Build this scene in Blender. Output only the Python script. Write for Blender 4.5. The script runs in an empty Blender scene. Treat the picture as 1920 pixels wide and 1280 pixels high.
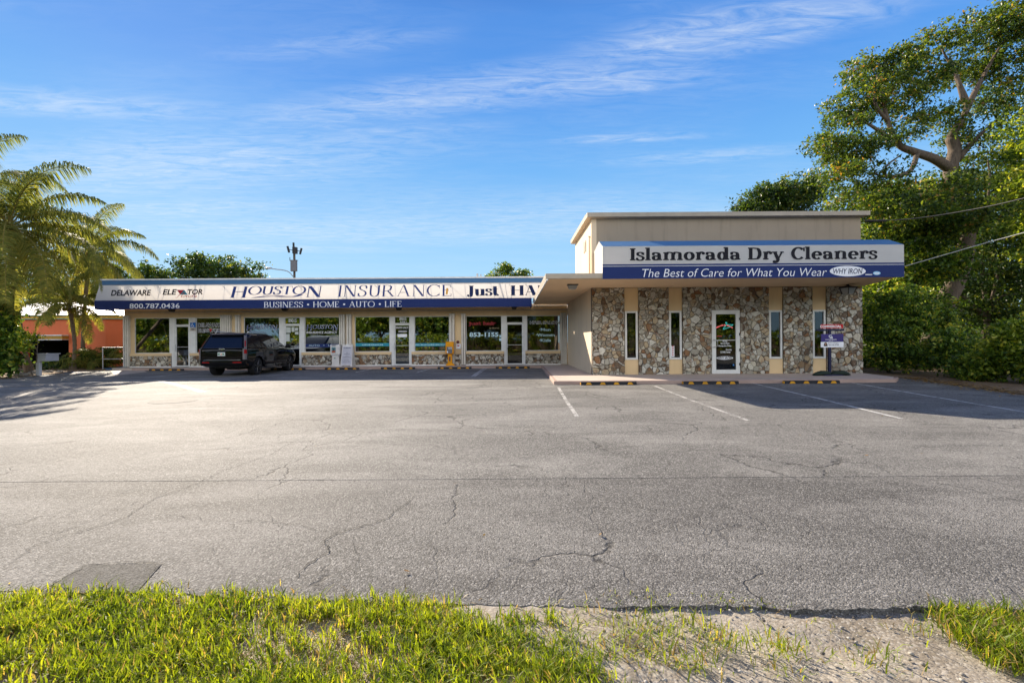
import bpy, math, random
import numpy as np
from mathutils import Vector, Matrix

# ------------------------------------------------------------------ camera, world, sun, exposure
F, CAM_H, ROLL = 900.0, 1.45, math.radians(0.37)
CS, SN = math.cos(ROLL), math.sin(ROLL)
scene = bpy.context.scene
COL = scene.collection
cam_data = bpy.data.cameras.new("camera")
cam = bpy.data.objects.new("camera", cam_data)
COL.objects.link(cam)
cam_data.sensor_width = 36.0
cam_data.lens = F / 1920 * 36.0
cam_data.clip_start, cam_data.clip_end = 0.05, 2000.0
cam.matrix_world = Matrix(((CS, SN, 0, 0), (0, 0, -1, 0), (-SN, CS, 0, CAM_H), (0, 0, 0, 1)))
scene.camera = cam
scene.view_settings.view_transform = 'Standard'
scene.view_settings.look = 'None'
scene.view_settings.exposure = 1.35
scene.view_settings.gamma = 1.0
EXPO = 2.0 ** scene.view_settings.exposure
scene.cycles.use_denoising = True
scene.cycles.max_bounces = 8
scene.cycles.transparent_max_bounces = 12
scene.cycles.caustics_reflective = False
scene.cycles.caustics_refractive = False

SUN_A, SUN_B = 1.2, 1.6                       # sideways and forward run of a shadow per metre of height
SUN_EL = math.atan2(1.0, math.hypot(SUN_A, SUN_B))
sun_data = bpy.data.lights.new("sun", 'SUN')
sun_data.energy = 5.0
sun_data.angle = math.radians(0.5)
sun_data.color = (1.0, 0.87, 0.70)
sun = bpy.data.objects.new("sun", sun_data)
COL.objects.link(sun)
sun.rotation_euler = Vector((SUN_A, -SUN_B, -1.0)).to_track_quat('-Z', 'Y').to_euler()


def build_world():
    w = bpy.data.worlds.new("World")
    scene.world = w
    w.use_nodes = True
    nt = w.node_tree
    N, L = nt.nodes, nt.links
    N.clear()
    out = N.new('ShaderNodeOutputWorld')
    bg = N.new('ShaderNodeBackground')
    L.new(bg.outputs[0], out.inputs[0])
    tc = N.new('ShaderNodeTexCoord')
    sep = N.new('ShaderNodeSeparateXYZ')
    L.new(tc.outputs['Generated'], sep.inputs[0])

    def math_(op, a, b=None, c=None, clamp=False):
        n = N.new('ShaderNodeMath'); n.operation = op; n.use_clamp = clamp
        for i, v in enumerate((a, b, c)):
            if v is None: continue
            if isinstance(v, (int, float)): n.inputs[i].default_value = v
            else: L.new(v, n.inputs[i])
        return n.outputs[0]

    def mix(fac, a, b, blend='MIX'):
        n = N.new('ShaderNodeMix'); n.data_type = 'RGBA'; n.blend_type = blend
        for i, v in ((0, fac), (6, a), (7, b)):
            if isinstance(v, (int, float)): n.inputs[i].default_value = v
            elif isinstance(v, tuple): n.inputs[i].default_value = v + (1,)
            else: L.new(v, n.inputs[i])
        return n.outputs[2]
    z = math_('MAXIMUM', sep.outputs[2], 0.0)
    ramp = N.new('ShaderNodeValToRGB')
    L.new(z, ramp.inputs[0])
    st = [(0.0, (.52, .79, 1.0)), (.12, (.43, .73, 1.0)), (.22, (.32, .63, .98)), (.34, (.18, .48, .94)),
          (.46, (.105, .345, .86)), (.56, (.088, .295, .79)), (.66, (.035, .14, .52)), (1.0, (.014, .055, .24))]
    el = ramp.color_ramp.elements
    el[0].position, el[0].color = st[0][0], st[0][1] + (1,)
    el[1].position, el[1].color = st[-1][0], st[-1][1] + (1,)
    for p, c in st[1:-1]:
        e = el.new(p); e.color = c + (1,)
    # cirrus on a plane far above: u = x/z, v = y/z
    zz = math_('MAXIMUM', sep.outputs[2], 0.03)
    u = math_('DIVIDE', sep.outputs[0], zz)
    v = math_('DIVIDE', sep.outputs[1], zz)

    def noise(sx, sy, rot, scale, det, rough, dist=0.0):
        cb = N.new('ShaderNodeCombineXYZ'); L.new(u, cb.inputs[0]); L.new(v, cb.inputs[1])
        mp = N.new('ShaderNodeMapping'); L.new(cb.outputs[0], mp.inputs[0])
        mp.inputs['Rotation'].default_value = (0, 0, math.radians(rot))
        mp.inputs['Scale'].default_value = (sx, sy, 1)
        nz = N.new('ShaderNodeTexNoise'); L.new(mp.outputs[0], nz.inputs['Vector'])
        nz.inputs['Scale'].default_value = scale
        nz.inputs['Detail'].default_value = det
        nz.inputs['Roughness'].default_value = rough
        nz.inputs['Distortion'].default_value = dist
        return nz.outputs[0]
    fine = noise(1.0, 3.6, 14, 5.0, 10, .68, .9)
    broad = noise(1.0, 2.0, -16, 0.9, 3, .5)
    wisp = math_('MULTIPLY_ADD', fine, 2.6, -.85, True)
    total = None
    for (cu, cv, ru, rv, rot, amp) in [(-.30, 1.97, .85, .15, -15, .5), (.30, 1.86, .40, .11, -8, .5), (.70, 1.57, .45, .12, -16, .55),
                                       (-1.9, 2.75, 1.3, .40, -12, .48), (.60, 2.37, .32, .05, -4, .42), (1.1, 2.6, .5, .10, -10, .32), (-1.2, 4.3, 2.8, .55, 0, .46),
                                       (.45, 3.8, 1.8, .5, 3, .34), (-3.0, 5.0, 1.6, .22, 8, .5), (-.6, 1.62, .35, .05, -8, .2), (-1.9, 2.0, .6, .12, 8, .4), (-.75, 2.35, .6, .12, -12, .34), (-2.4, 3.6, .9, .25, -8, .4)]:
        a = math.radians(rot)
        du = math_('SUBTRACT', u, cu); dv = math_('SUBTRACT', v, cv)
        p = math_('ADD', math_('MULTIPLY', du, math.cos(a) / ru), math_('MULTIPLY', dv, math.sin(a) / ru))
        q = math_('ADD', math_('MULTIPLY', du, -math.sin(a) / rv), math_('MULTIPLY', dv, math.cos(a) / rv))
        r2 = math_('ADD', math_('MULTIPLY', p, p), math_('MULTIPLY', q, q))
        g = math_('MULTIPLY', math_('POWER', math_('MULTIPLY_ADD', r2, -.42, 1.0, True), 1.6), amp)
        total = g if total is None else math_('MAXIMUM', total, g)
    hz = math_('MULTIPLY', math_('MULTIPLY_ADD', broad, 2.6, -1.0, True), .34)
    total = math_('ADD', total, math_('MULTIPLY', hz, .5))
    fac = math_('MULTIPLY', wisp, total, None, True)
    front = mix(fac, ramp.outputs[0], (.86, .93, 1.0))
    # bright cloud fill added to the sky behind the photographer to lift shaded fronts
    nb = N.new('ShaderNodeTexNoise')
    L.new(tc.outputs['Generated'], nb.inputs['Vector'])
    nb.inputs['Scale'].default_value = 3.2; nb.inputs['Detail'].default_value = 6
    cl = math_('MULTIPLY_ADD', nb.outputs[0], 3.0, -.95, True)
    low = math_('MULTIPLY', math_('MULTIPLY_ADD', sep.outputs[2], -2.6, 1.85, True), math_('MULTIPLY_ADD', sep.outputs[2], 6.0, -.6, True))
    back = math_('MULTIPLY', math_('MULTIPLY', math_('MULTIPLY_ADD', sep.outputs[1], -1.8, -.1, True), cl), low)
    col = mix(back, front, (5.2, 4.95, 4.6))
    sky = N.new('ShaderNodeTexSky')
    sky.sky_type = 'NISHITA'; sky.sun_disc = False
    sky.sun_elevation = SUN_EL
    sky.sun_rotation = math.atan2(-SUN_A, SUN_B)
    skys = mix(1.0, sky.outputs[0], (.2, .2, .2), 'MULTIPLY')
    col = mix(.015, col, skys)
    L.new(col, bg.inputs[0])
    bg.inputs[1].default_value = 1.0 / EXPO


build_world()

# ------------------------------------------------------------------ pixel -> place helpers (measurements from the photograph)
CAM = np.array((0.0, 0.0, CAM_H))


def ray(px, py):
    dx, dy = (px - 960) / F, (py - 640) / F
    return np.array((CS * dx - SN * dy, 1.0, -SN * dx - CS * dy))


def at(px, py, Y):
    return CAM + ray(px, py) * Y


def gnd(px, py, z=0.0):
    r = ray(px, py)
    return CAM + r * ((z - CAM_H) / r[2])


def onplane(px, py, O, Nn):
    r = ray(px, py)
    return CAM + r * (np.dot(np.array(O) - CAM, Nn) / np.dot(r, Nn))


# ------------------------------------------------------------------ object helpers
def tag(o, label=None, cat=None, group=None, kind=None):
    if label: o['label'] = label
    if cat: o['category'] = cat
    if group: o['group'] = group
    if kind: o['kind'] = kind
    return o


def thing(name, label, cat, loc=(0, 0, 0), rz=0.0, group=None):
    o = bpy.data.objects.new(name, None)
    COL.objects.link(o)
    o.empty_display_size = .2
    o.location = loc
    o.rotation_euler = (0, 0, rz)
    return tag(o, label, cat, group)


def top_of(o):
    while o.parent: o = o.parent
    return o


def copy_tree(o, parent=None):
    c = o.copy()
    COL.objects.link(c)
    if parent: c.parent = parent
    for ch in list(o.children): copy_tree(ch, c)
    return c


class MB:
    """collects shapes and links them as one mesh object"""
    def __init__(s):
        s.v, s.f, s.n = [], [], 0

    def add(s, v, f):
        v = np.asarray(v, float).reshape(-1, 3)
        s.v.append(v)
        s.f += [tuple(i + s.n for i in q) for q in f]
        s.n += len(v)
        return s

    def box(s, x0, x1, y0, y1, z0, z1):
        return s.add([(x0, y0, z0), (x1, y0, z0), (x1, y1, z0), (x0, y1, z0), (x0, y0, z1), (x1, y0, z1), (x1, y1, z1), (x0, y1, z1)],
                     [(0, 3, 2, 1), (4, 5, 6, 7), (0, 1, 5, 4), (1, 2, 6, 5), (2, 3, 7, 6), (3, 0, 4, 7)])

    def quad(s, *p):
        return s.add(p, [tuple(range(len(p)))])

    def prism(s, poly, axis, a, b):
        """polygon swept along an axis: axis 0 poly=(y,z), 1 poly=(x,z), 2 poly=(x,y)"""
        n = len(poly)
        P = lambda q, t: (t, q[0], q[1]) if axis == 0 else ((q[0], t, q[1]) if axis == 1 else (q[0], q[1], t))
        v = [P(q, a) for q in poly] + [P(q, b) for q in poly]
        f = [tuple(range(n))[::-1], tuple(range(n, 2 * n))] + [(i, (i + 1) % n, n + (i + 1) % n, n + i) for i in range(n)]
        return s.add(v, f)

    def loft(s, rings, cap=True, closed=True):
        n = len(rings[0])
        v = [p for r in rings for p in r]
        f = []
        for i in range(len(rings) - 1):
            for j in range(n if closed else n - 1):
                k = (j + 1) % n
                f.append((i * n + j, i * n + k, (i + 1) * n + k, (i + 1) * n + j))
        if cap and closed:
            f.append(tuple(range(n))[::-1])
            f.append(tuple(range((len(rings) - 1) * n, len(rings) * n)))
        return s.add(v, f)

    def tube(s, pts, rad, n=8, cap=True):
        pts = [Vector(p) for p in pts]
        if isinstance(rad, (int, float)): rad = [rad] * len(pts)
        rings = []
        ref = Vector((.31, .22, 1)).normalized()
        for i, p in enumerate(pts):
            t = (pts[min(i + 1, len(pts) - 1)] - pts[max(i - 1, 0)]).normalized()
            r0 = ref if abs(t.dot(ref)) < .96 else Vector((1, 0, 0))
            a = t.cross(r0).normalized(); b = t.cross(a).normalized()
            rings.append([p + (a * math.cos(2 * math.pi * k / n) + b * math.sin(2 * math.pi * k / n)) * rad[i] for k in range(n)])
        return s.loft(rings, cap)

    def lathe(s, prof, c=(0, 0, 0), axis=2, n=20):
        rings = []
        for r, h in prof:
            ring = []
            for k in range(n):
                a = 2 * math.pi * k / n
                p = (r * math.cos(a), r * math.sin(a), h)
                if axis == 0: p = (p[2], p[0], p[1])
                elif axis == 1: p = (p[1], p[2], p[0])
                ring.append((p[0] + c[0], p[1] + c[1], p[2] + c[2]))
            rings.append(ring)
        return s.loft(rings)

    def ball(s, c, r, n=10, m=6):
        r = (r, r, r) if isinstance(r, (int, float)) else r
        rings = []
        for i in range(1, m):
            t = math.pi * i / m
            rings.append([(c[0] + r[0] * math.sin(t) * math.cos(2 * math.pi * k / n), c[1] + r[1] * math.sin(t) * math.sin(2 * math.pi * k / n), c[2] - r[2] * math.cos(t)) for k in range(n)])
        return s.loft(rings)

    def build(s, name, mat, parent=None, local=False, smooth=False, bevel=0.0, sub=0, angle=None):
        v = np.concatenate(s.v)
        if parent is not None and not local:
            o, off = parent, Vector((0, 0, 0))
            while o is not None:
                off += o.location; o = o.parent
            v = v - np.array(off)
        me = bpy.data.meshes.new(name)
        me.from_pydata(v.tolist(), [], s.f)
        me.materials.append(mat)
        if smooth:
            me.polygons.foreach_set('use_smooth', np.ones(len(me.polygons), bool))
        if angle and smooth:
            me.set_sharp_from_angle(angle=math.radians(angle))
        ob = bpy.data.objects.new(name, me)
        COL.objects.link(ob)
        if parent is not None: ob.parent = parent
        if bevel:
            m = ob.modifiers.new('bevel', 'BEVEL'); m.width = bevel; m.segments = 2; m.limit_method = 'ANGLE'
        if sub:
            m = ob.modifiers.new('subdivision', 'SUBSURF'); m.levels = sub; m.render_levels = sub
        return ob


def mesh_np(name, verts, faces_flat, nper, mat, parent=None, rnd=None, smooth=False):
    """fast mesh: all faces have nper corners"""
    me = bpy.data.meshes.new(name)
    nf = len(faces_flat) // nper
    if parent is not None: verts = verts - np.array(parent.location)
    me.vertices.add(len(verts)); me.vertices.foreach_set('co', verts.astype(np.float32).ravel())
    me.loops.add(len(faces_flat)); me.loops.foreach_set('vertex_index', faces_flat.astype(np.int32))
    me.polygons.add(nf)
    me.polygons.foreach_set('loop_start', np.arange(0, nf * nper, nper, dtype=np.int32))
    me.polygons.foreach_set('loop_total', np.full(nf, nper, dtype=np.int32))
    if smooth: me.polygons.foreach_set('use_smooth', np.ones(nf, bool))
    me.update(calc_edges=True)
    if rnd is not None:
        a = me.attributes.new('rnd', 'FLOAT', 'FACE')
        a.data.foreach_set('value', rnd.astype(np.float32))
    me.materials.append(mat)
    ob = bpy.data.objects.new(name, me)
    COL.objects.link(ob)
    if parent is not None: ob.parent = parent
    return ob


# ------------------------------------------------------------------ materials
class NT:
    def __init__(s, name):
        s.m = bpy.data.materials.new(name); s.m.use_nodes = True
        s.t = s.m.node_tree; s.N = s.t.nodes; s.L = s.t.links
        s.b = s.N['Principled BSDF']; s.out = s.N['Material Output']
        s.co = s.N.new('ShaderNodeTexCoord')

    def set(s, sock, v):
        if isinstance(v, (int, float)): sock.default_value = v
        elif isinstance(v, tuple): sock.default_value = v + (1,) if len(v) == 3 and len(sock.default_value) == 4 else v
        else: s.L.new(v, sock)

    def obj(s, scale=None):
        if scale is None: return s.co.outputs['Object']
        mp = s.N.new('ShaderNodeMapping'); s.L.new(s.co.outputs['Object'], mp.inputs[0])
        mp.inputs['Scale'].default_value = scale
        return mp.outputs[0]

    def noise(s, scale, det=4, rough=.55, dist=0, vec=None):
        n = s.N.new('ShaderNodeTexNoise')
        s.L.new(vec if vec is not None else s.obj(), n.inputs['Vector'])
        n.inputs['Scale'].default_value = scale; n.inputs['Detail'].default_value = det
        n.inputs['Roughness'].default_value = rough; n.inputs['Distortion'].default_value = dist
        return n

    def vor(s, scale, feat='F1', vec=None, rand=1.0):
        n = s.N.new('ShaderNodeTexVoronoi'); n.feature = feat
        s.L.new(vec if vec is not None else s.obj(), n.inputs['Vector'])
        n.inputs['Scale'].default_value = scale; n.inputs['Randomness'].default_value = rand
        return n

    def ramp(s, x, stops, const=False):
        n = s.N.new('ShaderNodeValToRGB'); s.L.new(x, n.inputs[0])
        el = n.color_ramp.elements
        if const: n.color_ramp.interpolation = 'CONSTANT'
        fix = lambda c: ((c,) * 3 if isinstance(c, (int, float)) else c) + (1,)
        el[0].position, el[0].color = stops[0][0], fix(stops[0][1])
        el[1].position, el[1].color = stops[-1][0], fix(stops[-1][1])
        for p, c in stops[1:-1]:
            e = el.new(p); e.color = fix(c)
        return n.outputs[0]

    def mix(s, fac, a, b, blend='MIX'):
        n = s.N.new('ShaderNodeMix'); n.data_type = 'RGBA'; n.blend_type = blend
        s.set(n.inputs[0], fac); s.set(n.inputs[6], a); s.set(n.inputs[7], b)
        return n.outputs[2]

    def math(s, op, a, b=0.0, c=0.0, clamp=False):
        n = s.N.new('ShaderNodeMath'); n.operation = op; n.use_clamp = clamp
        s.set(n.inputs[0], a); s.set(n.inputs[1], b)
        if op == 'MULTIPLY_ADD': s.set(n.inputs[2], c)
        return n.outputs[0]

    def bump(s, h, strength=.3, dist=.01):
        n = s.N.new('ShaderNodeBump'); s.L.new(h, n.inputs['Height'])
        n.inputs['Strength'].default_value = strength; n.inputs['Distance'].default_value = dist
        s.L.new(n.outputs[0], s.b.inputs['Normal'])

    def pr(s, color=None, rough=None, metal=None, spec=None, coat=None, ior=None):
        for k, v in (('Base Color', color), ('Roughness', rough), ('Metallic', metal), ('Specular IOR Level', spec), ('Coat Weight', coat), ('IOR', ior)):
            if v is not None: s.set(s.b.inputs[k], v)
        return s.m


def plain(name, color, rough=.5, metal=0.0, spec=.2, var=.10, scale=3.0, bump=0.0, bscale=40, coat=None):
    n = NT(name)
    nz = n.noise(scale, 5, .6)
    c = n.mix(n.ramp(nz.outputs[0], [(.3, 0.0), (.7, 1.0)]), tuple(x * (1 - var) for x in color), tuple(min(1, x * (1 + var)) for x in color))
    if bump:
        n.bump(n.noise(bscale, 3).outputs[0], bump, .01)
    return n.pr(c, rough, metal, spec, coat)


def stucco(name, color, streak=.12):
    n = NT(name)
    big = n.noise(.8, 5, .6)
    st = n.noise(2.2, 5, .6, 0, n.obj((1.6, 1.6, .16)))
    c = n.mix(n.ramp(big.outputs[0], [(.3, 0.0), (.7, 1.0)]), tuple(x * .93 for x in color), tuple(x * 1.05 for x in color))
    c = n.mix(n.ramp(st.outputs[0], [(.52, 0.0), (.78, streak * 2)]), c, tuple(x * .55 for x in color))
    n.bump(n.noise(70, 4, .6).outputs[0], .25, .006)
    return n.pr(c, .85, 0, .2)


def asphalt(name, base, crackw, light=1.0):
    n = NT(name)
    big = n.noise(.33, 6, .6, .4)
    mid = n.noise(1.7, 5, .65)
    c = n.mix(n.ramp(big.outputs[0], [(.38, 0.0), (.58, 1.0)]), tuple(x * .68 for x in base), tuple(x * 1.28 for x in base))
    c = n.mix(n.ramp(mid.outputs[0], [(.40, 0.0), (.75, .30)]), c, tuple(x * 1.4 for x in base))
    st = n.noise(1.2, 4, .6, .3, n.obj((.25, 2.2, 1)))
    c = n.mix(n.ramp(st.outputs[0], [(.50, 0.0), (.72, .45)]), c, tuple(x * .5 for x in base))
    vast = n.noise(.14, 4, .55, .6)
    c = n.mix(n.ramp(vast.outputs[0], [(.40, 0.0), (.60, .55)]), c, tuple(x * .58 for x in base))
    spots = n.noise(2.6, 3, .5, .2)
    c = n.mix(n.ramp(spots.outputs[0], [(.66, 0.0), (.74, .6)]), c, tuple(x * .35 for x in base))
    mott = n.noise(9, 5, .7)
    c = n.mix(n.ramp(mott.outputs[0], [(.38, .5), (.55, 0.0)]), c, tuple(x * .55 for x in base))
    dust = n.noise(.55, 5, .65, .5, n.obj((.6, 1.5, 1)))
    c = n.mix(n.ramp(dust.outputs[0], [(.47, 0.0), (.62, .62)]), c, tuple(x * 1.75 for x in base))
    g = n.vor(105, 'F1')
    gs = n.N.new('ShaderNodeSeparateColor'); n.L.new(g.outputs['Color'], gs.inputs[0])
    c = n.mix(n.ramp(gs.outputs[0], [(0, 1.0), (.45, 0.0)]), c, tuple(x * .40 for x in base))
    c = n.mix(n.ramp(gs.outputs[1], [(.66, 0.0), (1.0, .75)]), c, tuple(x * 2.7 for x in base))
    # alligator cracking where the surface is tired
    w = n.noise(1.1, 4, .6)
    vv = n.N.new('ShaderNodeVectorMath'); vv.operation = 'MULTIPLY_ADD'
    n.L.new(w.outputs['Color'], vv.inputs[0]); vv.inputs[1].default_value = (.9, .9, 0)
    n.L.new(n.obj((1, .6, 1)), vv.inputs[2])
    ce = n.vor(.75, 'DISTANCE_TO_EDGE', vv.outputs[0])
    ce2 = n.vor(2.6, 'DISTANCE_TO_EDGE', vv.outputs[0])
    m1 = n.ramp(n.noise(.42, 3, .6).outputs[0], [(.46, 0.0), (.56, 1.0)])
    m2 = n.ramp(n.noise(.30, 3, .6, 0, n.obj((1, 1, 3))).outputs[0], [(.50, 0.0), (.60, .9)])
    k = n.math('MAXIMUM', n.math('MULTIPLY', n.ramp(ce.outputs['Distance'], [(0.0, 1.0), (crackw, 0.0)]), m1),
               n.math('MULTIPLY', n.ramp(ce2.outputs['Distance'], [(0.0, .8), (crackw * 1.6, 0.0)]), m2))
    c = n.mix(n.math('MULTIPLY', k, .8), c, (.028, .027, .026))
    gh = n.math('MULTIPLY_ADD', g.outputs['Distance'], -.8, n.math('MULTIPLY', n.noise(45, 3).outputs[0], .7))
    n.bump(n.math('SUBTRACT', gh, n.math('MULTIPLY', k, 1.5)), .7, .008)
    return n.pr(c, .80, 0, .15)


def leaf(name, stops, trans=.42, rough=.42, spec=.32, tint=(2.0, 1.75, .55)):
    n = NT(name)
    at_ = n.N.new('ShaderNodeAttribute'); at_.attribute_name = 'rnd'
    c = n.ramp(at_.outputs['Fac'], stops)
    n.pr(c, rough, 0, spec)
    tr = n.N.new('ShaderNodeBsdfTranslucent')
    c2 = n.mix(1.0, c, tint, 'MULTIPLY')
    n.L.new(c2, tr.inputs[0])
    ms = n.N.new('ShaderNodeMixShader'); ms.inputs[0].default_value = trans
    n.L.new(n.b.outputs[0], ms.inputs[1]); n.L.new(tr.outputs[0], ms.inputs[2])
    n.L.new(ms.outputs[0], n.out.inputs[0])
    return n.m


def fabric(name, color, trans=.45, tcol=None):
    n = NT(name)
    wv = n.noise(2.0, 4, .6, 0, n.obj((.6, .6, 2)))
    c = n.mix(n.ramp(wv.outputs[0], [(.35, 0.0), (.7, 1.0)]), tuple(x * .92 for x in color), color)
    n.bump(n.noise(1.3, 3, .5, 0, n.obj((1, 1, .35))).outputs[0], .5, .06)
    n.pr(c, .7, 0, .25)
    tr = n.N.new('ShaderNodeBsdfTranslucent'); n.set(tr.inputs[0], tcol or color)
    ms = n.N.new('ShaderNodeMixShader'); ms.inputs[0].default_value = trans
    n.L.new(n.b.outputs[0], ms.inputs[1]); n.L.new(tr.outputs[0], ms.inputs[2])
    n.L.new(ms.outputs[0], n.out.inputs[0])
    return n.m


def glass(name, tint, refl):
    n = NT(name)
    tr = n.N.new('ShaderNodeBsdfTransparent'); n.set(tr.inputs[0], tint)
    gl = n.N.new('ShaderNodeBsdfGlossy'); gl.inputs['Roughness'].default_value = .012
    n.set(gl.inputs['Color'], (.92, .97, 1.0))
    wob = n.noise(.55, 2, .4)
    bp = n.N.new('ShaderNodeBump'); n.L.new(wob.outputs[0], bp.inputs['Height'])
    bp.inputs['Strength'].default_value = .03; bp.inputs['Distance'].default_value = .05
    n.L.new(bp.outputs[0], gl.inputs['Normal'])
    fr = n.N.new('ShaderNodeFresnel'); fr.inputs[0].default_value = 1.5
    f = n.math('ADD', fr.outputs[0], refl, 0, True)
    ms = n.N.new('ShaderNodeMixShader'); n.L.new(f, ms.inputs[0])
    n.L.new(tr.outputs[0], ms.inputs[1]); n.L.new(gl.outputs[0], ms.inputs[2])
    n.L.new(ms.outputs[0], n.out.inputs[0])
    return n.m


def emit(name, color, strength):
    n = NT(name)
    n.pr(color, .5)
    n.set(n.b.inputs['Emission Color'], color)
    n.b.inputs['Emission Strength'].default_value = strength
    return n.m


M = dict(
    tan=stucco('tan stucco', (.68, .51, .30)), beige=stucco('beige stucco', (.33, .27, .20), .30), cream=stucco('cream stucco', (.64, .525, .375)),
    soffit=stucco('soffit stucco', (.76, .575, .37), .08), trim=plain('painted trim', (.42, .365, .29), .6), gutter=plain('gutter', (.46, .40, .32), .5),
    
    white=plain('white aluminium', (.66, .67, .66), .4), offwhite=plain('off white shutter', (.60, .57, .51), .5), flash=plain('white flashing', (.8, .8, .78), .45),
    navy=fabric('navy canvas', (.016, .034, .145), .10, (.02, .045, .18)), blue=fabric('blue canvas', (.085, .21, .40), .15),
    panel=fabric('white backlit canvas', (.68, .67, .65), .40, (.68, .66, .62)), panel_r=fabric('white canvas', (.66, .66, .65), .30, (.8, .74, .66)),
    ink=plain('navy lettering', (.018, .03, .085), .5, 0, .12), houston=plain('blue lettering', (.03, .055, .19), .5, 0, .12), black=plain('black lettering', (.012, .012, .018), .5, 0, .12),
    letter=plain('white lettering', (.78, .80, .84), .5), red=plain('red lettering', (.42, .035, .04), .5), teal=plain('teal lettering', (.03, .22, .26), .5),
    pale=plain('pale blue lettering', (.50, .70, .78), .5), glassd=glass('shop glass', (.50, .53, .52), .17), glassk=glass('dark shop glass', (.55, .52, .48), .02),
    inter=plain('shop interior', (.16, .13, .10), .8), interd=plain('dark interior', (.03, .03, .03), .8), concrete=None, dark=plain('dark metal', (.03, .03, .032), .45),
    rubber=plain('rubber', (.022, .022, .024), .7, bump=.3), yellow=plain('yellow paint', (.62, .30, .02), .6, var=.2), steel=plain('galvanised steel', (.42, .43, .45), .4, .5),
    orange=plain('orange enamel', (.72, .30, .01), .4), wood=plain('weathered pole', (.10, .085, .07), .85),
    bark=None, soil=None, paint=None)


def concrete(name, color):
    n = NT(name)
    a = n.noise(.9, 6, .65); b = n.noise(14, 5, .7)
    c = n.mix(n.ramp(a.outputs[0], [(.3, 0.0), (.7, 1.0)]), tuple(x * .82 for x in color), tuple(x * 1.08 for x in color))
    c = n.mix(n.ramp(b.outputs[0], [(.5, 0.0), (.75, .25)]), c, tuple(x * .6 for x in color))
    n.bump(n.noise(90, 4).outputs[0], .25, .004)
    return n.pr(c, .85, 0, .25)


def worn_paint(name, color, lo=.62):
    n = NT(name)
    a = n.noise(38, 5, .75); b = n.noise(2.5, 4, .6)
    k = n.math('ADD', n.math('MULTIPLY', a.outputs[0], .8), n.math('MULTIPLY', b.outputs[0], .6))
    tr = n.N.new('ShaderNodeBsdfTransparent')
    ms = n.N.new('ShaderNodeMixShader'); n.L.new(n.ramp(k, [(lo, 0.0), (lo + .18, .9)]), ms.inputs[0])
    n.pr(color, .7)
    n.L.new(tr.outputs[0], ms.inputs[1]); n.L.new(n.b.outputs[0], ms.inputs[2])
    n.L.new(ms.outputs[0], n.out.inputs[0])
    return n.m


def barkm(name, color, ring=0.0):
    n = NT(name)
    a = n.noise(5, 6, .7, 0, n.obj((3, 3, .6) if not ring else (.6, .6, 6)))
    c = n.mix(n.ramp(a.outputs[0], [(.3, 0.0), (.7, 1.0)]), tuple(x * .5 for x in color), tuple(x * 1.3 for x in color))
    n.bump(a.outputs[0], .8, .04)
    return n.pr(c, .9, 0, .15)


def soilm(name, ca, cb, cc):
    n = NT(name)
    a = n.noise(1.3, 6, .65); b = n.vor(75, 'F1'); g = n.noise(30, 5, .7)
    c = n.mix(n.ramp(a.outputs[0], [(.38, 0.0), (.62, 1.0)]), ca, cb)
    sb = n.N.new('ShaderNodeSeparateColor'); n.L.new(b.outputs['Color'], sb.inputs[0])
    c = n.mix(n.ramp(sb.outputs[0], [(.55, 0.0), (.9, .6)]), c, cc)
    c = n.mix(n.ramp(g.outputs[0], [(.25, .7), (.45, 0.0)]), c, tuple(x * .4 for x in ca))
    n.bump(n.math('MULTIPLY_ADD', b.outputs['Distance'], -.7, g.outputs[0]), .4, .008)
    return n.pr(c, .95, 0, .1)


def stonem(name):
    n = NT(name)
    at_ = n.N.new('ShaderNodeAttribute'); at_.attribute_name = 'rnd'
    pal = n.ramp(at_.outputs['Fac'], [(0, (.060, .050, .040)), (.02, (.36, .345, .285)), (.14, (.52, .495, .415)), (.26, (.24, .21, .16)), (.34, (.41, .33, .215)), (.46, (.58, .565, .50)), (.54, (.32, .30, .25)),
                                   (.66, (.125, .085, .055)), (.73, (.23, .12, .055)), (.79, (.44, .43, .385)), (.88, (.22, .15, .085)), (.93, (.46, .42, .33))], True)
    grain = n.noise(13, 6, .7); big = n.noise(4.5, 5, .65, .8); rust = n.noise(6, 5, .6, 1.2)
    c = n.mix(n.ramp(grain.outputs[0], [(.54, 0.0), (.74, .5)]), pal, (.60, .575, .51))
    c = n.mix(n.ramp(grain.outputs[0], [(.28, .65), (.45, 0.0)]), c, (.12, .10, .08))
    c = n.mix(n.ramp(rust.outputs[0], [(.57, 0.0), (.68, .6)]), c, (.27, .115, .05))
    c = n.mix(n.ramp(big.outputs[0], [(.30, .35), (.5, 0.0)]), c, (.20, .165, .125))
    n.bump(n.math('ADD', grain.outputs[0], big.outputs[0]), .6, .02)
    return n.pr(c, .75, 0, .35)


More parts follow.
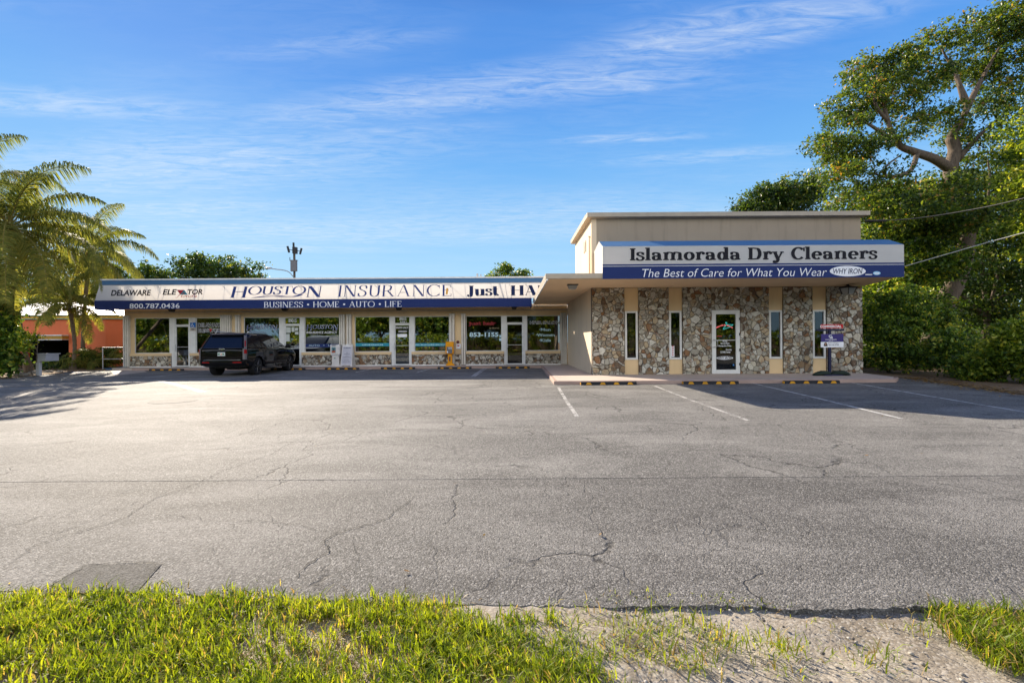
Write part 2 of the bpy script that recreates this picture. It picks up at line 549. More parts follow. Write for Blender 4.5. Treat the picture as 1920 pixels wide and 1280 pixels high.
def stonework(name, parent, x0, x1, z0, z1, yf, cell, seed, depth=.065, back=.2, gap=.012):
    """irregular flagstones: power-diagram cells, each with its own chipped face, on a mortar bed"""
    g = np.random.default_rng(seed)
    W_, H_ = x1 - x0, z1 - z0
    n = max(4, int(W_ * H_ / (cell * cell)))
    pts = []
    for _ in range(n * 12):
        p = np.array((g.uniform(-.1, W_ + .1), g.uniform(-.1, H_ + .1)))
        if not pts or np.min(np.sum((np.array(pts) - p) ** 2 * (1, 1.25), 1)) > (cell * .46) ** 2: pts.append(p)
        if len(pts) > n * 1.6: break
    pts = np.array(pts); n = len(pts); wt = (g.normal(0, .62, n) * cell * cell)
    ph = g.uniform(0, 6.28, 6); pts = pts + cell * .55 * np.column_stack([np.sin(pts[:, 1] * 9 + ph[0]) + np.sin(pts[:, 0] * 17 + ph[1]), np.sin(pts[:, 0] * 11 + ph[2]) + np.sin(pts[:, 1] * 19 + ph[3])])
    V, Fc, A = [], [], []

    def add(vs, fs, a):
        b = len(V); V.extend(vs); Fc.extend([tuple(b + q for q in f) for f in fs]); A.extend([a] * len(fs))
    ym = yf + depth * .55
    add([(x0, ym, z0), (x1, ym, z0), (x1, ym, z1), (x0, ym, z1), (x0, yf + back, z0), (x1, yf + back, z0), (x1, yf + back, z1), (x0, yf + back, z1)],
        [(0, 1, 2, 3), (1, 5, 6, 2), (4, 0, 3, 7), (3, 2, 6, 7)], 0.0)
    for i in range(n):
        poly = [np.array(q, float) for q in ((0.0, 0.0), (W_, 0.0), (W_, H_), (0.0, H_))]
        d2 = np.sum((pts - pts[i]) ** 2, 1); nb = np.argsort(d2)[1:26]
        for j in nb:
            d = pts[j] - pts[i]; L = np.hypot(*d); d = d / L
            off = (L * L + wt[i] - wt[j]) / (2 * L) - gap * .5
            out = []; m = len(poly)
            for k in range(m):
                a, b = poly[k], poly[(k + 1) % m]
                sa, sb = np.dot(a - pts[i], d) - off, np.dot(b - pts[i], d) - off
                if sa <= 0: out.append(a)
                if sa * sb < 0: out.append(a + (b - a) * (sa / (sa - sb)))
            poly = out
            if len(poly) < 3: break
        if len(poly) < 3: continue
        P = []
        for k in range(len(poly)):
            a, b = poly[k], poly[(k + 1) % len(poly)]
            L = np.hypot(*(b - a))
            if L < .004: continue
            P.append(a)
            if L > cell * .35:
                nn = np.array((b[1] - a[1], a[0] - b[0])) / L
                P.append(a + (b - a) * g.uniform(.35, .65) - nn * g.uniform(0, .012))
        if len(P) < 3: continue
        P = np.array(P); c = P.mean(0); m = len(P)
        ext = np.sqrt(np.mean(np.sum((P - c) ** 2, 1)))
        if ext < .02: continue
        tx, tz = g.normal(0, .11, 2); dd = g.uniform(-.018, .016)
        face = lambda q, o: (x0 + q[0], yf + .012 + dd + tx * (q[0] - c[0]) + tz * (q[1] - c[1]) + o, z0 + q[1])
        ins = c + (P - c) * (1 - min(.3, .014 / ext))
        cc = c + g.normal(0, ext * .28, 2)
        vs = [(x0 + q[0], ym + .01, z0 + q[1]) for q in P] + [face(q, .009) for q in P] + [face(q, g.uniform(-.004, .004)) for q in ins] + [face(cc, g.uniform(-.012, .006))]
        fs = [(k, (k + 1) % m, m + (k + 1) % m, m + k) for k in range(m)] + [(m + k, m + (k + 1) % m, 2 * m + (k + 1) % m, 2 * m + k) for k in range(m)] + [(2 * m + k, 2 * m + (k + 1) % m, 3 * m) for k in range(m)]
        add(vs, fs, g.uniform(.03, 1.0))
    off = np.array(parent.location)
    me = bpy.data.meshes.new(name)
    me.from_pydata((np.array(V) - off).tolist(), [], Fc)
    a = me.attributes.new('rnd', 'FLOAT', 'FACE'); a.data.foreach_set('value', np.array(A, np.float32))
    me.materials.append(M['stonework'])
    ob = bpy.data.objects.new(name, me); COL.objects.link(ob); ob.parent = parent
    return ob


M['stonework'] = stonem('fieldstone masonry')
M['concrete'] = concrete('pink concrete', (.50, .42, .365))
M['kerbm'] = concrete('red brown kerb', (.40, .29, .24))
M['bark'] = barkm('grey bark', (.135, .105, .08))
M['palmbark'] = barkm('palm bark', (.17, .135, .10), 1)
M['soil'] = soilm('verge soil', (.20, .17, .13), (.345, .305, .25), (.42, .39, .335))
M['litter'] = soilm('leaf litter', (.14, .09, .05), (.22, .16, .10), (.30, .22, .14))
M['paint'] = worn_paint('worn white paint', (.56, .56, .55), .54)
M['paintf'] = worn_paint('faded white paint', (.44, .43, .41), .57)
M['paintg'] = worn_paint('very faded paint', (.30, .28, .26))
M['bluep'] = plain('blue kerb paint', (.08, .20, .42), .7, var=.2)
M['lot'] = asphalt('parking asphalt', (.150, .146, .137), .012)
M['apron'] = asphalt('apron asphalt', (.126, .122, .115), .012)
M['patch'] = asphalt('patch asphalt', (.055, .054, .052), .001)
M['roadm'] = asphalt('road asphalt', (.12, .118, .115), .004)
M['crackm'] = plain('crack filler', (.03, .029, .028), .9)

# ------------------------------------------------------------------ lettering
TXT = {}


def frame_of(x0, yt, x1, yb, O, Nn):
    """corners of a picture box on a plane, following the roll of the picture"""
    xc = (x0 + x1) / 2; k = math.tan(ROLL)
    g = lambda px, py: onplane(px, py - (px - xc) * k, O, Nn)
    bl, br, tl = g(x0, yb), g(x1, yb), g(x0, yt)
    return bl, br - bl, tl - bl


def place2d(v2, faces, frame, Nn, off, name, mat, parent, bbox=None, layers=None):
    bl, R, U = frame
    v2 = np.asarray(v2, float)
    if bbox is None:
        bbox = (v2[:, 0].min(), v2[:, 0].max(), v2[:, 1].min(), v2[:, 1].max())
    u = (v2[:, 0] - bbox[0]) / max(1e-6, bbox[1] - bbox[0]); w = (v2[:, 1] - bbox[2]) / max(1e-6, bbox[3] - bbox[2])
    o = np.full(len(v2), off) if layers is None else off + np.asarray(layers)
    P = bl + u[:, None] * R + w[:, None] * U + o[:, None] * np.asarray(Nn)
    mb = MB(); mb.add(P, faces)
    return mb.build(name, mat, parent)


def sans(s, box, O, Nn, name, mat, parent, bold=0.0, shear=0.0, off=.006, space=1.0, align='CENTER'):
    cu = bpy.data.curves.new('text', 'FONT'); cu.body = s; cu.offset = bold; cu.shear = shear; cu.space_character = space
    cu.align_x = align; cu.resolution_u = 3
    ob = bpy.data.objects.new('text', cu); COL.objects.link(ob)
    dg = bpy.context.evaluated_depsgraph_get()
    me = bpy.data.meshes.new_from_object(ob.evaluated_get(dg))
    v = [(p.co.x, p.co.y) for p in me.vertices]; f = [tuple(p.vertices) for p in me.polygons]
    bpy.data.objects.remove(ob); bpy.data.meshes.remove(me); bpy.data.curves.remove(cu)
    return place2d(v, f, frame_of(*box, O, Nn), Nn, off, name, mat, parent)


def cr(pts, n=7):
    """Catmull-Rom through points"""
    P = [np.array(p, float) for p in pts]
    P = [2 * P[0] - P[1]] + P + [2 * P[-1] - P[-2]]
    out = []
    for i in range(1, len(P) - 2):
        for k in range(n):
            t = k / n
            out.append(.5 * ((2 * P[i]) + (-P[i - 1] + P[i + 1]) * t + (2 * P[i - 1] - 5 * P[i] + 4 * P[i + 1] - P[i + 2]) * t * t + (-P[i - 1] + 3 * P[i] - 3 * P[i + 1] + P[i + 2]) * t ** 3))
    out.append(P[-2])
    return out


class Serif:
    """stroke-built roman letters: thick uprights, thin levels, slab or hairline serifs"""
    def __init__(s, thick, thin, sl, st, shear=0.0):
        s.K, s.k, s.sl, s.st, s.shear = thick, thin, sl, st, shear
        s.v, s.f, s.lay, s.L = [], [], [], 0
        s.ox, s.oy, s.sc, s.wx = 0, 0, 1, 1

    def poly(s, pts, faces=None):
        b = len(s.v)
        for x, y in pts:
            X, Y = x * s.sc * s.wx, y * s.sc
            s.v.append((s.ox + X + s.shear * (Y + s.oy), s.oy + Y)); s.lay.append(s.L * .0004)
        s.f += [tuple(b + i for i in q) for q in (faces or [tuple(range(len(pts)))])]
        s.L = (s.L + 1) % 12

    def rect(s, x0, x1, y0, y1): s.poly([(x0, y0), (x1, y0), (x1, y1), (x0, y1)])

    def serif(s, x, y, up, w=None):
        h = (s.K if w is None else w) / 2 + s.sl
        s.rect(x - h, x + h, y if up else y - s.st, y + s.st if up else y)

    def stem(s, x, y0, y1, b=True, t=True, w=None):
        w = s.K if w is None else w
        s.rect(x - w / 2, x + w / 2, y0, y1)
        if b: s.serif(x, y0, True, w)
        if t: s.serif(x, y1, False, w)

    def bar(s, x0, x1, y): s.rect(x0, x1, y - s.k / 2, y + s.k / 2)

    def diag(s, x0, y0, x1, y1, w): s.poly([(x0 - w / 2, y0), (x0 + w / 2, y0), (x1 + w / 2, y1), (x1 - w / 2, y1)])

    def pen(s, pts, closed=False, K=None, k=None):
        K = s.K if K is None else K; k = s.k if k is None else k
        P = [np.array(p, float) for p in pts]; n = len(P); a = []
        for i in range(n):
            d = (P[(i + 1) % n] - P[i - 1]) if closed else (P[min(i + 1, n - 1)] - P[max(i - 1, 0)])
            d = d / max(1e-9, np.hypot(*d))
            w = math.hypot(K * d[1], k * d[0]) / 2
            nn = np.array((-d[1], d[0])) * w
            a += [P[i] + nn, P[i] - nn]
        m = n if closed else n - 1
        s.poly([tuple(p) for p in a], [(2 * i, 2 * i + 1, 2 * ((i + 1) % n) + 1, 2 * ((i + 1) % n)) for i in range(m)])

    def curve(s, pts, **kw): s.pen(cr(pts), **kw)

    def oval(s, cx, cy, rx, ry, a0=0, a1=360, **kw):
        full = abs(a1 - a0) >= 360
        n = 36
        rx, ry = rx - s.K / 2, ry - s.k / 2
        pts = [(cx + rx * math.cos(math.radians(a0 + (a1 - a0) * i / n)), cy + ry * math.sin(math.radians(a0 + (a1 - a0) * i / n))) for i in range(n if full else n + 1)]
        s.pen(pts, closed=full, **kw)

    def dot(s, x, y, r):
        s.poly([(x + r * math.cos(i * math.pi / 8), y + r * math.sin(i * math.pi / 8)) for i in range(16)])

    def glyph(s, c):
        K, k, sl, st = s.K, s.k, s.sl, s.st
        h = K / 2; e = sl + h
        X = .66                                         # x height
        if c == ' ': return .36
        if c == 'I': s.stem(e, 0, 1); return 2 * e
        if c == 'H':
            b = e + .52 + h; s.stem(e, 0, 1); s.stem(b, 0, 1); s.bar(e, b, .52); return b + e
        if c == 'O': s.oval(.46 + h * .5, .5, .46 + h * .5, .52); return .92 + h
        if c == 'U':
            b = e + .46 + h; s.serif(e, 1, False); s.serif(b, 1, False)
            s.pen([(e, 1)] + cr([(e, .38), (e + .05, .13), ((e + b) / 2, k / 2 - .02), (b - .05, .13), (b, .38)]) + [(b, 1)]); return b + e
        if c == 'S':
            s.curve([(.52, .74), (.48, .92), (.30, .985), (.12, .90), (.10, .72), (.24, .58), (.42, .46), (.50, .28), (.42, .08), (.24, .015), (.08, .08), (.03, .28)], K=K * .95)
            s.rect(.50, .50 + st, .70, .97); s.rect(.03 - st, .03, .03, .31); return .58
        if c == 'T':
            s.stem(.36, 0, 1, True, False); s.bar(0, .72, 1 - k / 2); s.rect(0, st, .76, 1); s.rect(.72 - st, .72, .76, 1); return .72
        if c == 'N':
            a = sl + .06; b = a + .62; s.stem(a, 0, 1, True, True, k * 1.2); s.stem(b, 0, 1, False, True, k * 1.2); s.diag(b - h * .4, 0, a + h * .4, 1, K * 1.25); return b + sl + .05
        if c == 'M':
            a = sl + .05; b = a + .74; s.stem(a, 0, 1, True, True, k * 1.2); s.stem(b, 0, 1, True, True); s.diag((a + b) / 2, .05, a, 1, K); s.diag((a + b) / 2, .05, b, 1, k); return b + e
        if c == 'R':
            s.stem(e, 0, 1); s.pen([(e, 1 - k / 2)] + cr([(.34, 1 - k / 2), (.54, .90), (.56, .75), (.50, .58), (.34, .49)]) + [(e, .49)])
            s.diag(.66 + h, 0, .36, .5, K); s.serif(.66 + h, 0, True, K * .7); return .74 + e
        if c == 'A':
            s.diag(.08, 0, .40, 1, k); s.diag(.74, 0, .42, 1, K); s.bar(.2, .6, .34); s.serif(.08, 0, True, k); s.serif(.74, 0, True, K); return .74 + e
        if c == 'C':
            s.oval(.48, .5, .48, .52, 42, 318); s.rect(.80, .80 + st, .68, .98); s.rect(.80, .80 + st * .8, .06, .26) if K < .2 else None; return .86
        if c == 'E' or c == 'F' or c == 'L':
            s.stem(e, 0, 1, c == 'F', c == 'L')
            if c != 'L': s.bar(0, .56, 1 - k / 2); s.rect(.56 - st, .56, .78, 1); s.bar(e, .42, .53); s.rect(.42 - st * .8, .42, .43, .63)
            if c != 'F': s.bar(0, .60, k / 2); s.rect(.60 - st, .60, 0, .24)
            return .62
        if c == 'B':
            s.stem(e, 0, 1, False, False); s.bar(0, e, 1 - k / 2); s.bar(0, e, k / 2)
            s.pen([(e, 1 - k / 2)] + cr([(.32, 1 - k / 2), (.48, .90), (.50, .76), (.44, .60), (.30, .54)]) + [(e, .54)])
            s.pen([(e, .54)] + cr([(.34, .54), (.54, .45), (.57, .28), (.50, .08), (.32, k / 2)]) + [(e, k / 2)]); return .66
        if c == 'D':
            s.stem(e, 0, 1, True, True); s.pen([(e, 1 - k / 2)] + cr([(.40, 1 - k / 2), (.64, .90), (.76, .68), (.78, .5), (.76, .32), (.64, .10), (.40, k / 2)]) + [(e, k / 2)]); return .86 + h * .6
        if c == 'J':
            s.serif(.36, 1, False); s.pen([(.36, 1)] + cr([(.36, .3), (.33, .02), (.22, -.08), (.10, -.05)])); s.dot(.09, .02, .10); return .36 + e
        if c == '.': s.dot(.15, .5, .15); return .3
        # lower case
        if c == 'l' or c == 'd' or c == 'h':
            if c == 'l': s.stem(e, 0, 1.05, True, False); s.rect(0, e, 1.05 - st, 1.05); return 2 * e
            x = .56 + h * .5; s.stem(x, 0, 1.05, False, False); s.rect(x - e, x, 1.05 - st, 1.05); s.rect(x, x + e, 0, st)
            s.oval(.33, X / 2, .33, X / 2 + .02); return x + e
        if c == 'o': s.oval(.37, X / 2, .37, X / 2 + .02); return .74
        if c == 's':
            s.curve([(.44, .48), (.38, .62), (.24, .655), (.10, .60), (.10, .46), (.24, .37), (.38, .30), (.46, .18), (.38, .045), (.22, .005), (.08, .06), (.03, .19)], K=K * .78)
            s.rect(.42, .42 + st, .44, .64); s.rect(.03 - st * .5, .03 + st * .5, .02, .22); return .52
        if c == 'a':
            x = .50; s.pen(cr([(.08, .50), (.16, .60), (.29, .615), (.44, .56), (x, .42)]) + [(x, .1)]); s.dot(.11, .50, K * .42)
            s.oval(.28, .19, .28, .21, 50, 325); s.rect(x - h * .2, x + h + sl, 0, st); s.rect(x - h, x + h, 0, .3); return x + e + .02
        if c in 'nmr':
            s.stem(e, 0, X, True, False); s.rect(0, e, X - st, X)
            if c == 'r':
                s.curve([(e, .40), (e + .08, .56), (e + .2, .65), (e + .32, .60)]); s.dot(e + .32, .55, K * .48); return e + .40
            x = e
            for _ in range(2 if c == 'm' else 1):
                b = x + .34 + h; s.pen(cr([(x, .42), (x + .10, .60), (x + .22, .645), (b - .03, .58), (b, .42)]) + [(b, 0)]); s.serif(b, 0, True); x = b
            return x + e
        if c == 'e':
            s.oval(.36, X / 2, .36, X / 2 + .02, 0, 318); s.bar(.08, .66, .34); return .70
        if c == 'y':
            s.diag(.36, 0, .12, X, K); s.diag(.36, 0, .62, X, k * 1.3); s.serif(.12, X, False); s.serif(.62, X, False, k)
            s.curve([(.38, .06), (.30, -.14), (.20, -.24), (.08, -.22)]); s.dot(.10, -.18, K * .45); return .74
        if c == 'u':
            b = e + .32 + h; s.rect(0, e, X - st, X); s.rect(b - e, b, X - st, X)
            s.pen([(e, X)] + cr([(e, .22), (e + .06, .06), (e + .18, .01), (b - .04, .10), (b, .24)])); s.stem(b, 0, X, False, False); s.rect(b, b + e, 0, st); return b + e
        if c == 't':
            s.pen([(e, .92)] + cr([(e, .2), (e + .05, .05), (e + .16, .02), (e + .26, .10)])); s.rect(0, e + .22, X - st, X); return e + .28
        return .3

    def write(s, text, gap=.07, sizes=None, raise_=None):
        x = 0
        for i, c in enumerate(text):
            s.sc = sizes[i] if sizes else 1; s.oy = raise_[i] if raise_ else 0
            s.ox = x
            x += s.glyph(c) * s.sc * s.wx + gap * s.sc
        return s

    def put(s, box, O, Nn, name, mat, parent, off=.006, bbox=None):
        return place2d(s.v, s.f, frame_of(*box, O, Nn), Nn, off, name, mat, parent, bbox, s.lay)


FRONT = np.array((0.0, -1.0, 0.0))
print('helpers ready')
#@@SETTING
# ------------------------------------------------------------------ ground, lot, walkways
YR, YC, YL = 19.0, 16.0, 27.35
ZW = 0.12                                            # top of the walkways


def sheet(name, poly, z, mat, thick=0.0):
    mb = MB()
    if thick: mb.prism(poly, 2, z - thick, z)
    else: mb.add([(x, y, z) for x, y in poly], [tuple(range(len(poly)))])
    return tag(mb.build(name, mat), kind='structure')


rs = random.Random(5)
npr = np.random.default_rng(11)
sheet('ground', [(-400, -300), (400, -300), (400, 500), (-400, 500)], -.16, M['litter'])
# wobbly front edge of the asphalt, from the photograph
edge_px = [(0, 1108), (160, 1106), (300, 1110), (420, 1118), (560, 1122), (700, 1126), (830, 1130), (960, 1134), (1100, 1136), (1240, 1136), (1330, 1134), (1420, 1137), (1500, 1142), (1600, 1141), (1720, 1136), (1830, 1139), (1920, 1142)]
edge = [tuple(gnd(*p)[:2]) for p in edge_px]
fine_edge = []
for (a, b) in zip(edge[:-1], edge[1:]):
    for k in range(8):
        t = k / 8
        fine_edge.append((a[0] + (b[0] - a[0]) * t, a[1] + (b[1] - a[1]) * t + rs.uniform(-.012, .012)))
front = [(-40, edge[0][1] + .1), (-8, edge[0][1] + .05)] + fine_edge + [edge[-1], (8, edge[-1][1]), (45, edge[-1][1] - .1)]
SEAM = 5.07
mb = MB(); n_ = len(front)
mb.add([(x, y, 0) for x, y in front] + [(x, SEAM, 0) for x, y in front] + [(x, y - .012 + .01 * math.sin(9 * x), -.10) for x, y in front],
       [(i, i + 1, n_ + i + 1, n_ + i) for i in range(n_ - 1)] + [(2 * n_ + i, 2 * n_ + i + 1, i + 1, i) for i in range(n_ - 1)])
tag(mb.build('parking_apron', M['apron']), kind='structure')
sheet('parking_lot', [(-40, SEAM + .002), (45, SEAM + .002), (45, 7.5), (13.2, 9.0), (12.95, 12.0), (14.45, 17.7), (14.9, 27.3), (14.9, 40), (13.95, 40), (13.95, 27.3), (-22.2, 27.3), (-22.9, 25.4), (-21.4, 20), (-22.5, 14), (-40, 12)], .003, M['lot'], .10)
sheet('road', [(-200, -4.2), (200, -4.2), (200, -11.5), (-200, -11.5)], -.10, M['roadm'], .04)
# right hand litter strip and left hand planter soil
sheet('planting_soil', [(14.5, 17.6), (13.0, 12.0), (13.25, 8.9), (60, 7.6), (60, 60), (15.0, 60), (15.0, 27)], .02, M['litter'], .12)
sheet('planter_ground', [(-22.25, 27.5), (-22.95, 25.4), (-21.45, 20), (-22.55, 14), (-60, 12), (-60, 60), (-22.25, 60)], .03, M['litter'], .12)

# walkways with their kerbs
wk = [(1.52, YC + .13), (12.75, YC + .13), (13.45, 16.9), (13.83, 19.0), (3.17, 19.0), (3.17, 27.3), (1.72, 27.3), (1.72, 26.1)]
sheet('walkway', wk, ZW, M['concrete'], .13)
kb = MB()
kb.prism([(1.39, YC), (12.8, YC), (12.75, YC + .13), (1.52, YC + .13)], 2, -.02, ZW - .004)
kb.prism([(1.39, YC), (1.52, YC + .13), (1.72, 26.1), (1.59, 26.1)], 2, -.02, ZW - .004)
kb.prism([(12.8, YC), (13.56, 16.85), (13.45, 16.9), (12.75, YC + .13)], 2, -.02, ZW - .004)
tag(kb.build('kerb', M['kerbm'], bevel=.02), kind='structure')
sheet('sidewalk', [(-21.0, 26.1), (1.585, 26.1), (1.715, 26.12), (1.715, 27.3), (-22.1, 27.3), (-22.1, 26.5)], ZW - .003, M['concrete'], .13)
kb = MB(); kb.box(-20.6, 1.58, 25.98, 26.1, -.02, ZW - .01)
tag(kb.build('kerb', M['kerbm'], bevel=.015), kind='structure')
# blue painted kerb ramp at the left end
q = [gnd(118, 700), gnd(168, 695.5), gnd(232, 690.5, .05), gnd(300, 689.5, .10), gnd(262, 687.2, .10), gnd(205, 688.5, .08), gnd(165, 692)]
mb = MB(); mb.add([(p[0], p[1], max(.012, p[2])) for p in q], [tuple(range(len(q)))])
tag(mb.build('kerb_ramp', M['bluep']), kind='structure')
q = [gnd(205, 693.5), gnd(262, 690.8), gnd(276, 697.5), gnd(215, 704)]
sheet('sun_patch', [tuple(p[:2]) for p in q], .012, M['concrete'])  # pale concrete sheet standing in for a patch of sunlight on the ground


def line_mark(px, width, mat, name='parking_line', z=.0075):
    P = [gnd(*p)[:2] for p in px]
    mb = MB()
    for a, b in zip(P[:-1], P[1:]):
        d = (b - a) / np.hypot(*(b - a)); n = np.array((-d[1], d[0])) * width / 2
        mb.quad(*[(p[0], p[1], z) for p in (a - n, b - n, b + n, a + n)])
    return tag(mb.build(name, mat), kind='structure')


for px, mt in [([(1047, 726), (1062, 752), (1082, 781)], 'paintf'), ([(1226, 723), (1300, 752), (1404, 789)], 'paintf'),
               ([(1408, 718), (1530, 746), (1690, 785)], 'paint'), ([(1598, 718), (1750, 744), (1960, 779)], 'paint'),
               ([(271, 709), (389, 694)], 'paint'), ([(500, 705), (600, 692)], 'paintf'), ([(667, 698), (701, 691)], 'paint'),
               ([(780, 699), (807, 691)], 'paint'), ([(884, 706), (908, 690)], 'paint'), ([(889, 706), (913, 690)], 'paint')]:
    line_mark(px, .085, M[mt])
line_mark([(296, 714), (330, 721), (384, 736)], .22, M['paintg'], 'faded_marking', .009)
# utility cover, dark asphalt repair and the long cracks
c = gnd(325, 752)
mb = MB(); mb.lathe([(0, -.01), (.52, -.01), (.52, .008), (0, .008)], (c[0], c[1], 0), 2, 28)
tag(mb.build('utility_cover', M['apron'], ), kind='structure')
q = [gnd(158, 1059), gnd(304, 1057), gnd(255, 1112), gnd(78, 1112)]
sheet('asphalt_repair', [tuple(p[:2]) for p in q], .0055, M['patch'])


def crack(px, w):
    """an irregular open crack following a line on the asphalt"""
    P = [gnd(*p)[:2] for p in px]
    pts = []
    for a, b in zip(P[:-1], P[1:]):
        n = max(3, int(np.hypot(*(b - a)) / .035))
        for k in range(n): pts.append(a + (b - a) * k / n)
    pts.append(P[-1])
    n = len(pts); L, R = [], []
    wob = 0
    for i, p in enumerate(pts):
        d = pts[min(i + 1, n - 1)] - pts[max(i - 1, 0)]; d /= np.hypot(*d)
        nn = np.array((-d[1], d[0]))
        wob = wob * .82 + rs.gauss(0, .012)
        ww = w * .62 * (.35 + .9 * rs.random()) * min(1, .25 + min(i, n - 1 - i) / 10)
        L.append((*(p + nn * (wob + ww / 2)), .0068)); R.append((*(p + nn * (wob - ww / 2)), .0068))
    mb = MB(); mb.add(L + R, [(i, i + 1, n + i + 1, n + i) for i in range(n - 1)])
    return mb


ck = MB()
for px, w in [([(538, 1096), (575, 1062), (612, 1036), (618, 1008), (632, 1000), (700, 985), (760, 945), (790, 925)], .013), ([(632, 1000), (560, 985), (470, 975), (390, 978), (300, 962)], .007),
              ([(6, 1060), (70, 1022), (150, 998), (230, 972), (290, 935), (350, 915), (400, 890), (450, 872), (500, 855), (580, 815)], .011), ([(60, 1020), (200, 962), (280, 930)], .006),
              ([(0, 900.5), (200, 899), (500, 896.5), (960, 893), (1400, 891.5), (1920, 890)], .0035), ([(158, 1059), (90, 1100), (80, 1112)], .022), ([(158, 1059), (304, 1057), (318, 1049)], .018), ([(304, 1057), (270, 1090)], .014),
              ([(660, 1000), (672, 1040), (650, 1075)], .006), ([(790, 1010), (830, 1045)], .006), ([(460, 955), (520, 980), (545, 1000)], .005), ([(380, 1020), (430, 1050)], .005),
              ([(690, 880), (760, 858), (850, 850)], .004), ([(1050, 885), (1090, 872)], .006), ([(1470, 870), (1560, 862), (1700, 868)], .005), ([(240, 770), (420, 762), (430, 755)], .008)]:
    m_ = crack(px, w)
    ck.add(np.concatenate(m_.v), m_.f)
tag(ck.build('pavement_cracks', M['crackm']), kind='structure')

# verge: rough ground in front of the asphalt
nx, ny = 260, 150
gx = np.linspace(-7.5, 7.5, nx); gy = np.linspace(-4.0, 3.02, ny)
X, Y = np.meshgrid(gx, gy)
hgt = np.zeros_like(X)
for k in range(26):
    f = 1.2 * 1.25 ** k if k < 16 else rs.uniform(8, 40)
    a = rs.uniform(0, 6.28); ph = rs.uniform(0, 6.28)
    hgt += np.sin(f * (X * math.cos(a) + Y * math.sin(a)) + ph) * .012 / (1 + .28 * f)
base = np.interp(X, [-7, -.5, .8, 1.2, 1.7, 7], [-.010, -.010, -.006, -.006, -.024, -.028])
Zg = np.minimum(base + hgt, np.where(Y > 2.45, -.004, .03))
V = np.stack([X, Y, Zg], -1).reshape(-1, 3)
idx = np.arange(nx * ny).reshape(ny, nx)
Fq = np.stack([idx[:-1, :-1], idx[:-1, 1:], idx[1:, 1:], idx[1:, :-1]], -1).reshape(-1)
tag(mesh_np('verge', V, Fq, 4, M['soil'], smooth=True), kind='structure')


def verge_z(x, y):
    return np.interp(x, [-7, -.5, .8, 1.2, 1.7, 7], [-.010, -.010, -.006, -.006, -.024, -.028])


# ------------------------------------------------------------------ right hand building: the dry cleaner
ZS = 3.54                                            # soffit
XB0, XB1 = 3.17, 13.83
px_x = lambda px, Y: at(px, 640, Y)[0]
bld = thing('shop_building', 'tall beige block shop with fieldstone front, narrow windows and flat canopy', 'building', (8.5, 19.0, 0))
XR = lambda px: at(px, 620, YR)[0]
ZR = lambda py, px=1360: at(px, py, YR)[2]
zw1, zw0 = ZR(583.2, 1183), ZR(674.0, 1183)
wins_r = [(1171.5, 1195.3), (1254, 1277.5), (1441, 1465.5), (1522.5, 1546.8)]
door_r = (1333.3, 1385.5); zd1 = ZR(581.5)
# walls
wl = MB()
wl.box(XB0, XB0 + .2, 19.0, 27.3, 0, 6.28)
wl.v[-1][:, 2] = wl.v[-1][:, 2]
wl = MB()
wl.box(XB0, XB0 + .2, 19.0, 23.8, ZW - .1, 6.28)
wl.box(XB0, XB0 + .2, 23.8, 27.3, ZW - .1, 3.6)
wl.build('wall', M['cream'], bld)
wl = MB(); wl.box(XB0 + .2, XB1, 19.0, 19.2, 3.62, 6.28); wl.box(XB1 - .2, XB1, 19.2, 27.3, 0, 6.28); wl.box(XB0 + .2, XB1 - .2, 23.6, 23.8, 3.6, 6.28)
wl.build('upper_wall', M['beige'], bld)
rf = MB(); rf.box(XB0 - .02, XB1 + .02, 18.98, 23.82, 6.28, 6.33)
rf.box(XB0 + .2, XB1, 23.8, 37.0, 3.45, 3.6)
rf.build('roof', M['trim'], bld)
tr = MB()
tr.prism([(18.98, 6.285), (18.76, 6.30), (18.74, 6.46), (18.98, 6.47)], 0, XB0 - .2, XB1 + .2)
tr.prism([(XB0, 6.285), (XB0 - .2, 6.30), (XB0 - .22, 6.46), (XB0, 6.47)], 1, 18.985, 24.0)
tr.prism([(XB1, 6.285), (XB1 + .2, 6.30), (XB1 + .22, 6.46), (XB1, 6.47)], 1, 18.985, 24.0)
tr.build('roof_trim', M['trim'], bld)
mb = MB()
for k in range(7): mb.box(XB0 - .025, XB0 + .01, 20.4, 20.8, 5.28 + k * .06, 5.32 + k * .06)
mb.box(XB0 - .03, XB0, 20.36, 20.40, 5.25, 5.72); mb.box(XB0 - .03, XB0, 20.80, 20.84, 5.25, 5.72)
mb.build('wall_vent', M['trim'], bld)
mb = MB(); mb.tube([(XB0 - .05, 19.22, 3.7), (XB0 - .05, 19.22, 5.55), (XB0 - .06, 19.26, 5.64), (XB0 - .02, 19.42, 5.66)], .028)
mb.build('conduit', M['cream'], bld, smooth=True)
# fieldstone piers, sit 6 cm proud of the tan strips
sp = [(1110.8, 1170.3), (1196.6, 1253.2), (1278.8, 1333.0), (1386.2, 1440.4), (1467.0, 1522.0), (1548.3, 1613.8)]
for i, (a, b) in enumerate(sp):
    stonework('stone_pier', bld, XR(a) if i else XB0 - .004, XR(b) if i < 5 else XB1 + .004, ZW - .02, ZS - .002, 18.91, .112, 40 + i, back=.28)
stonework('stone_lintel', bld, XR(1333.0) + .001, XR(1386.2) - .001, zd1 + .005, ZS - .002, 18.91, .112, 50, back=.28)
for (a, b), (l, r) in zip(wins_r, [(0, 1), (1, 2), (3, 4), (4, 5)]):
    x0, x1 = XR(sp[l][1]) + .002, XR(sp[r][0]) - .002
    mb = MB(); mb.box(x0, x1, 18.985, 19.19, zw1 + .002, ZS - .003); mb.build('wall_strip', M['tan'], bld)
    mb = MB(); mb.box(x0, x1, 18.985, 19.19, ZW - .02, zw0 - .002); mb.build('wall_strip', M['tan'], bld)
mb = MB()
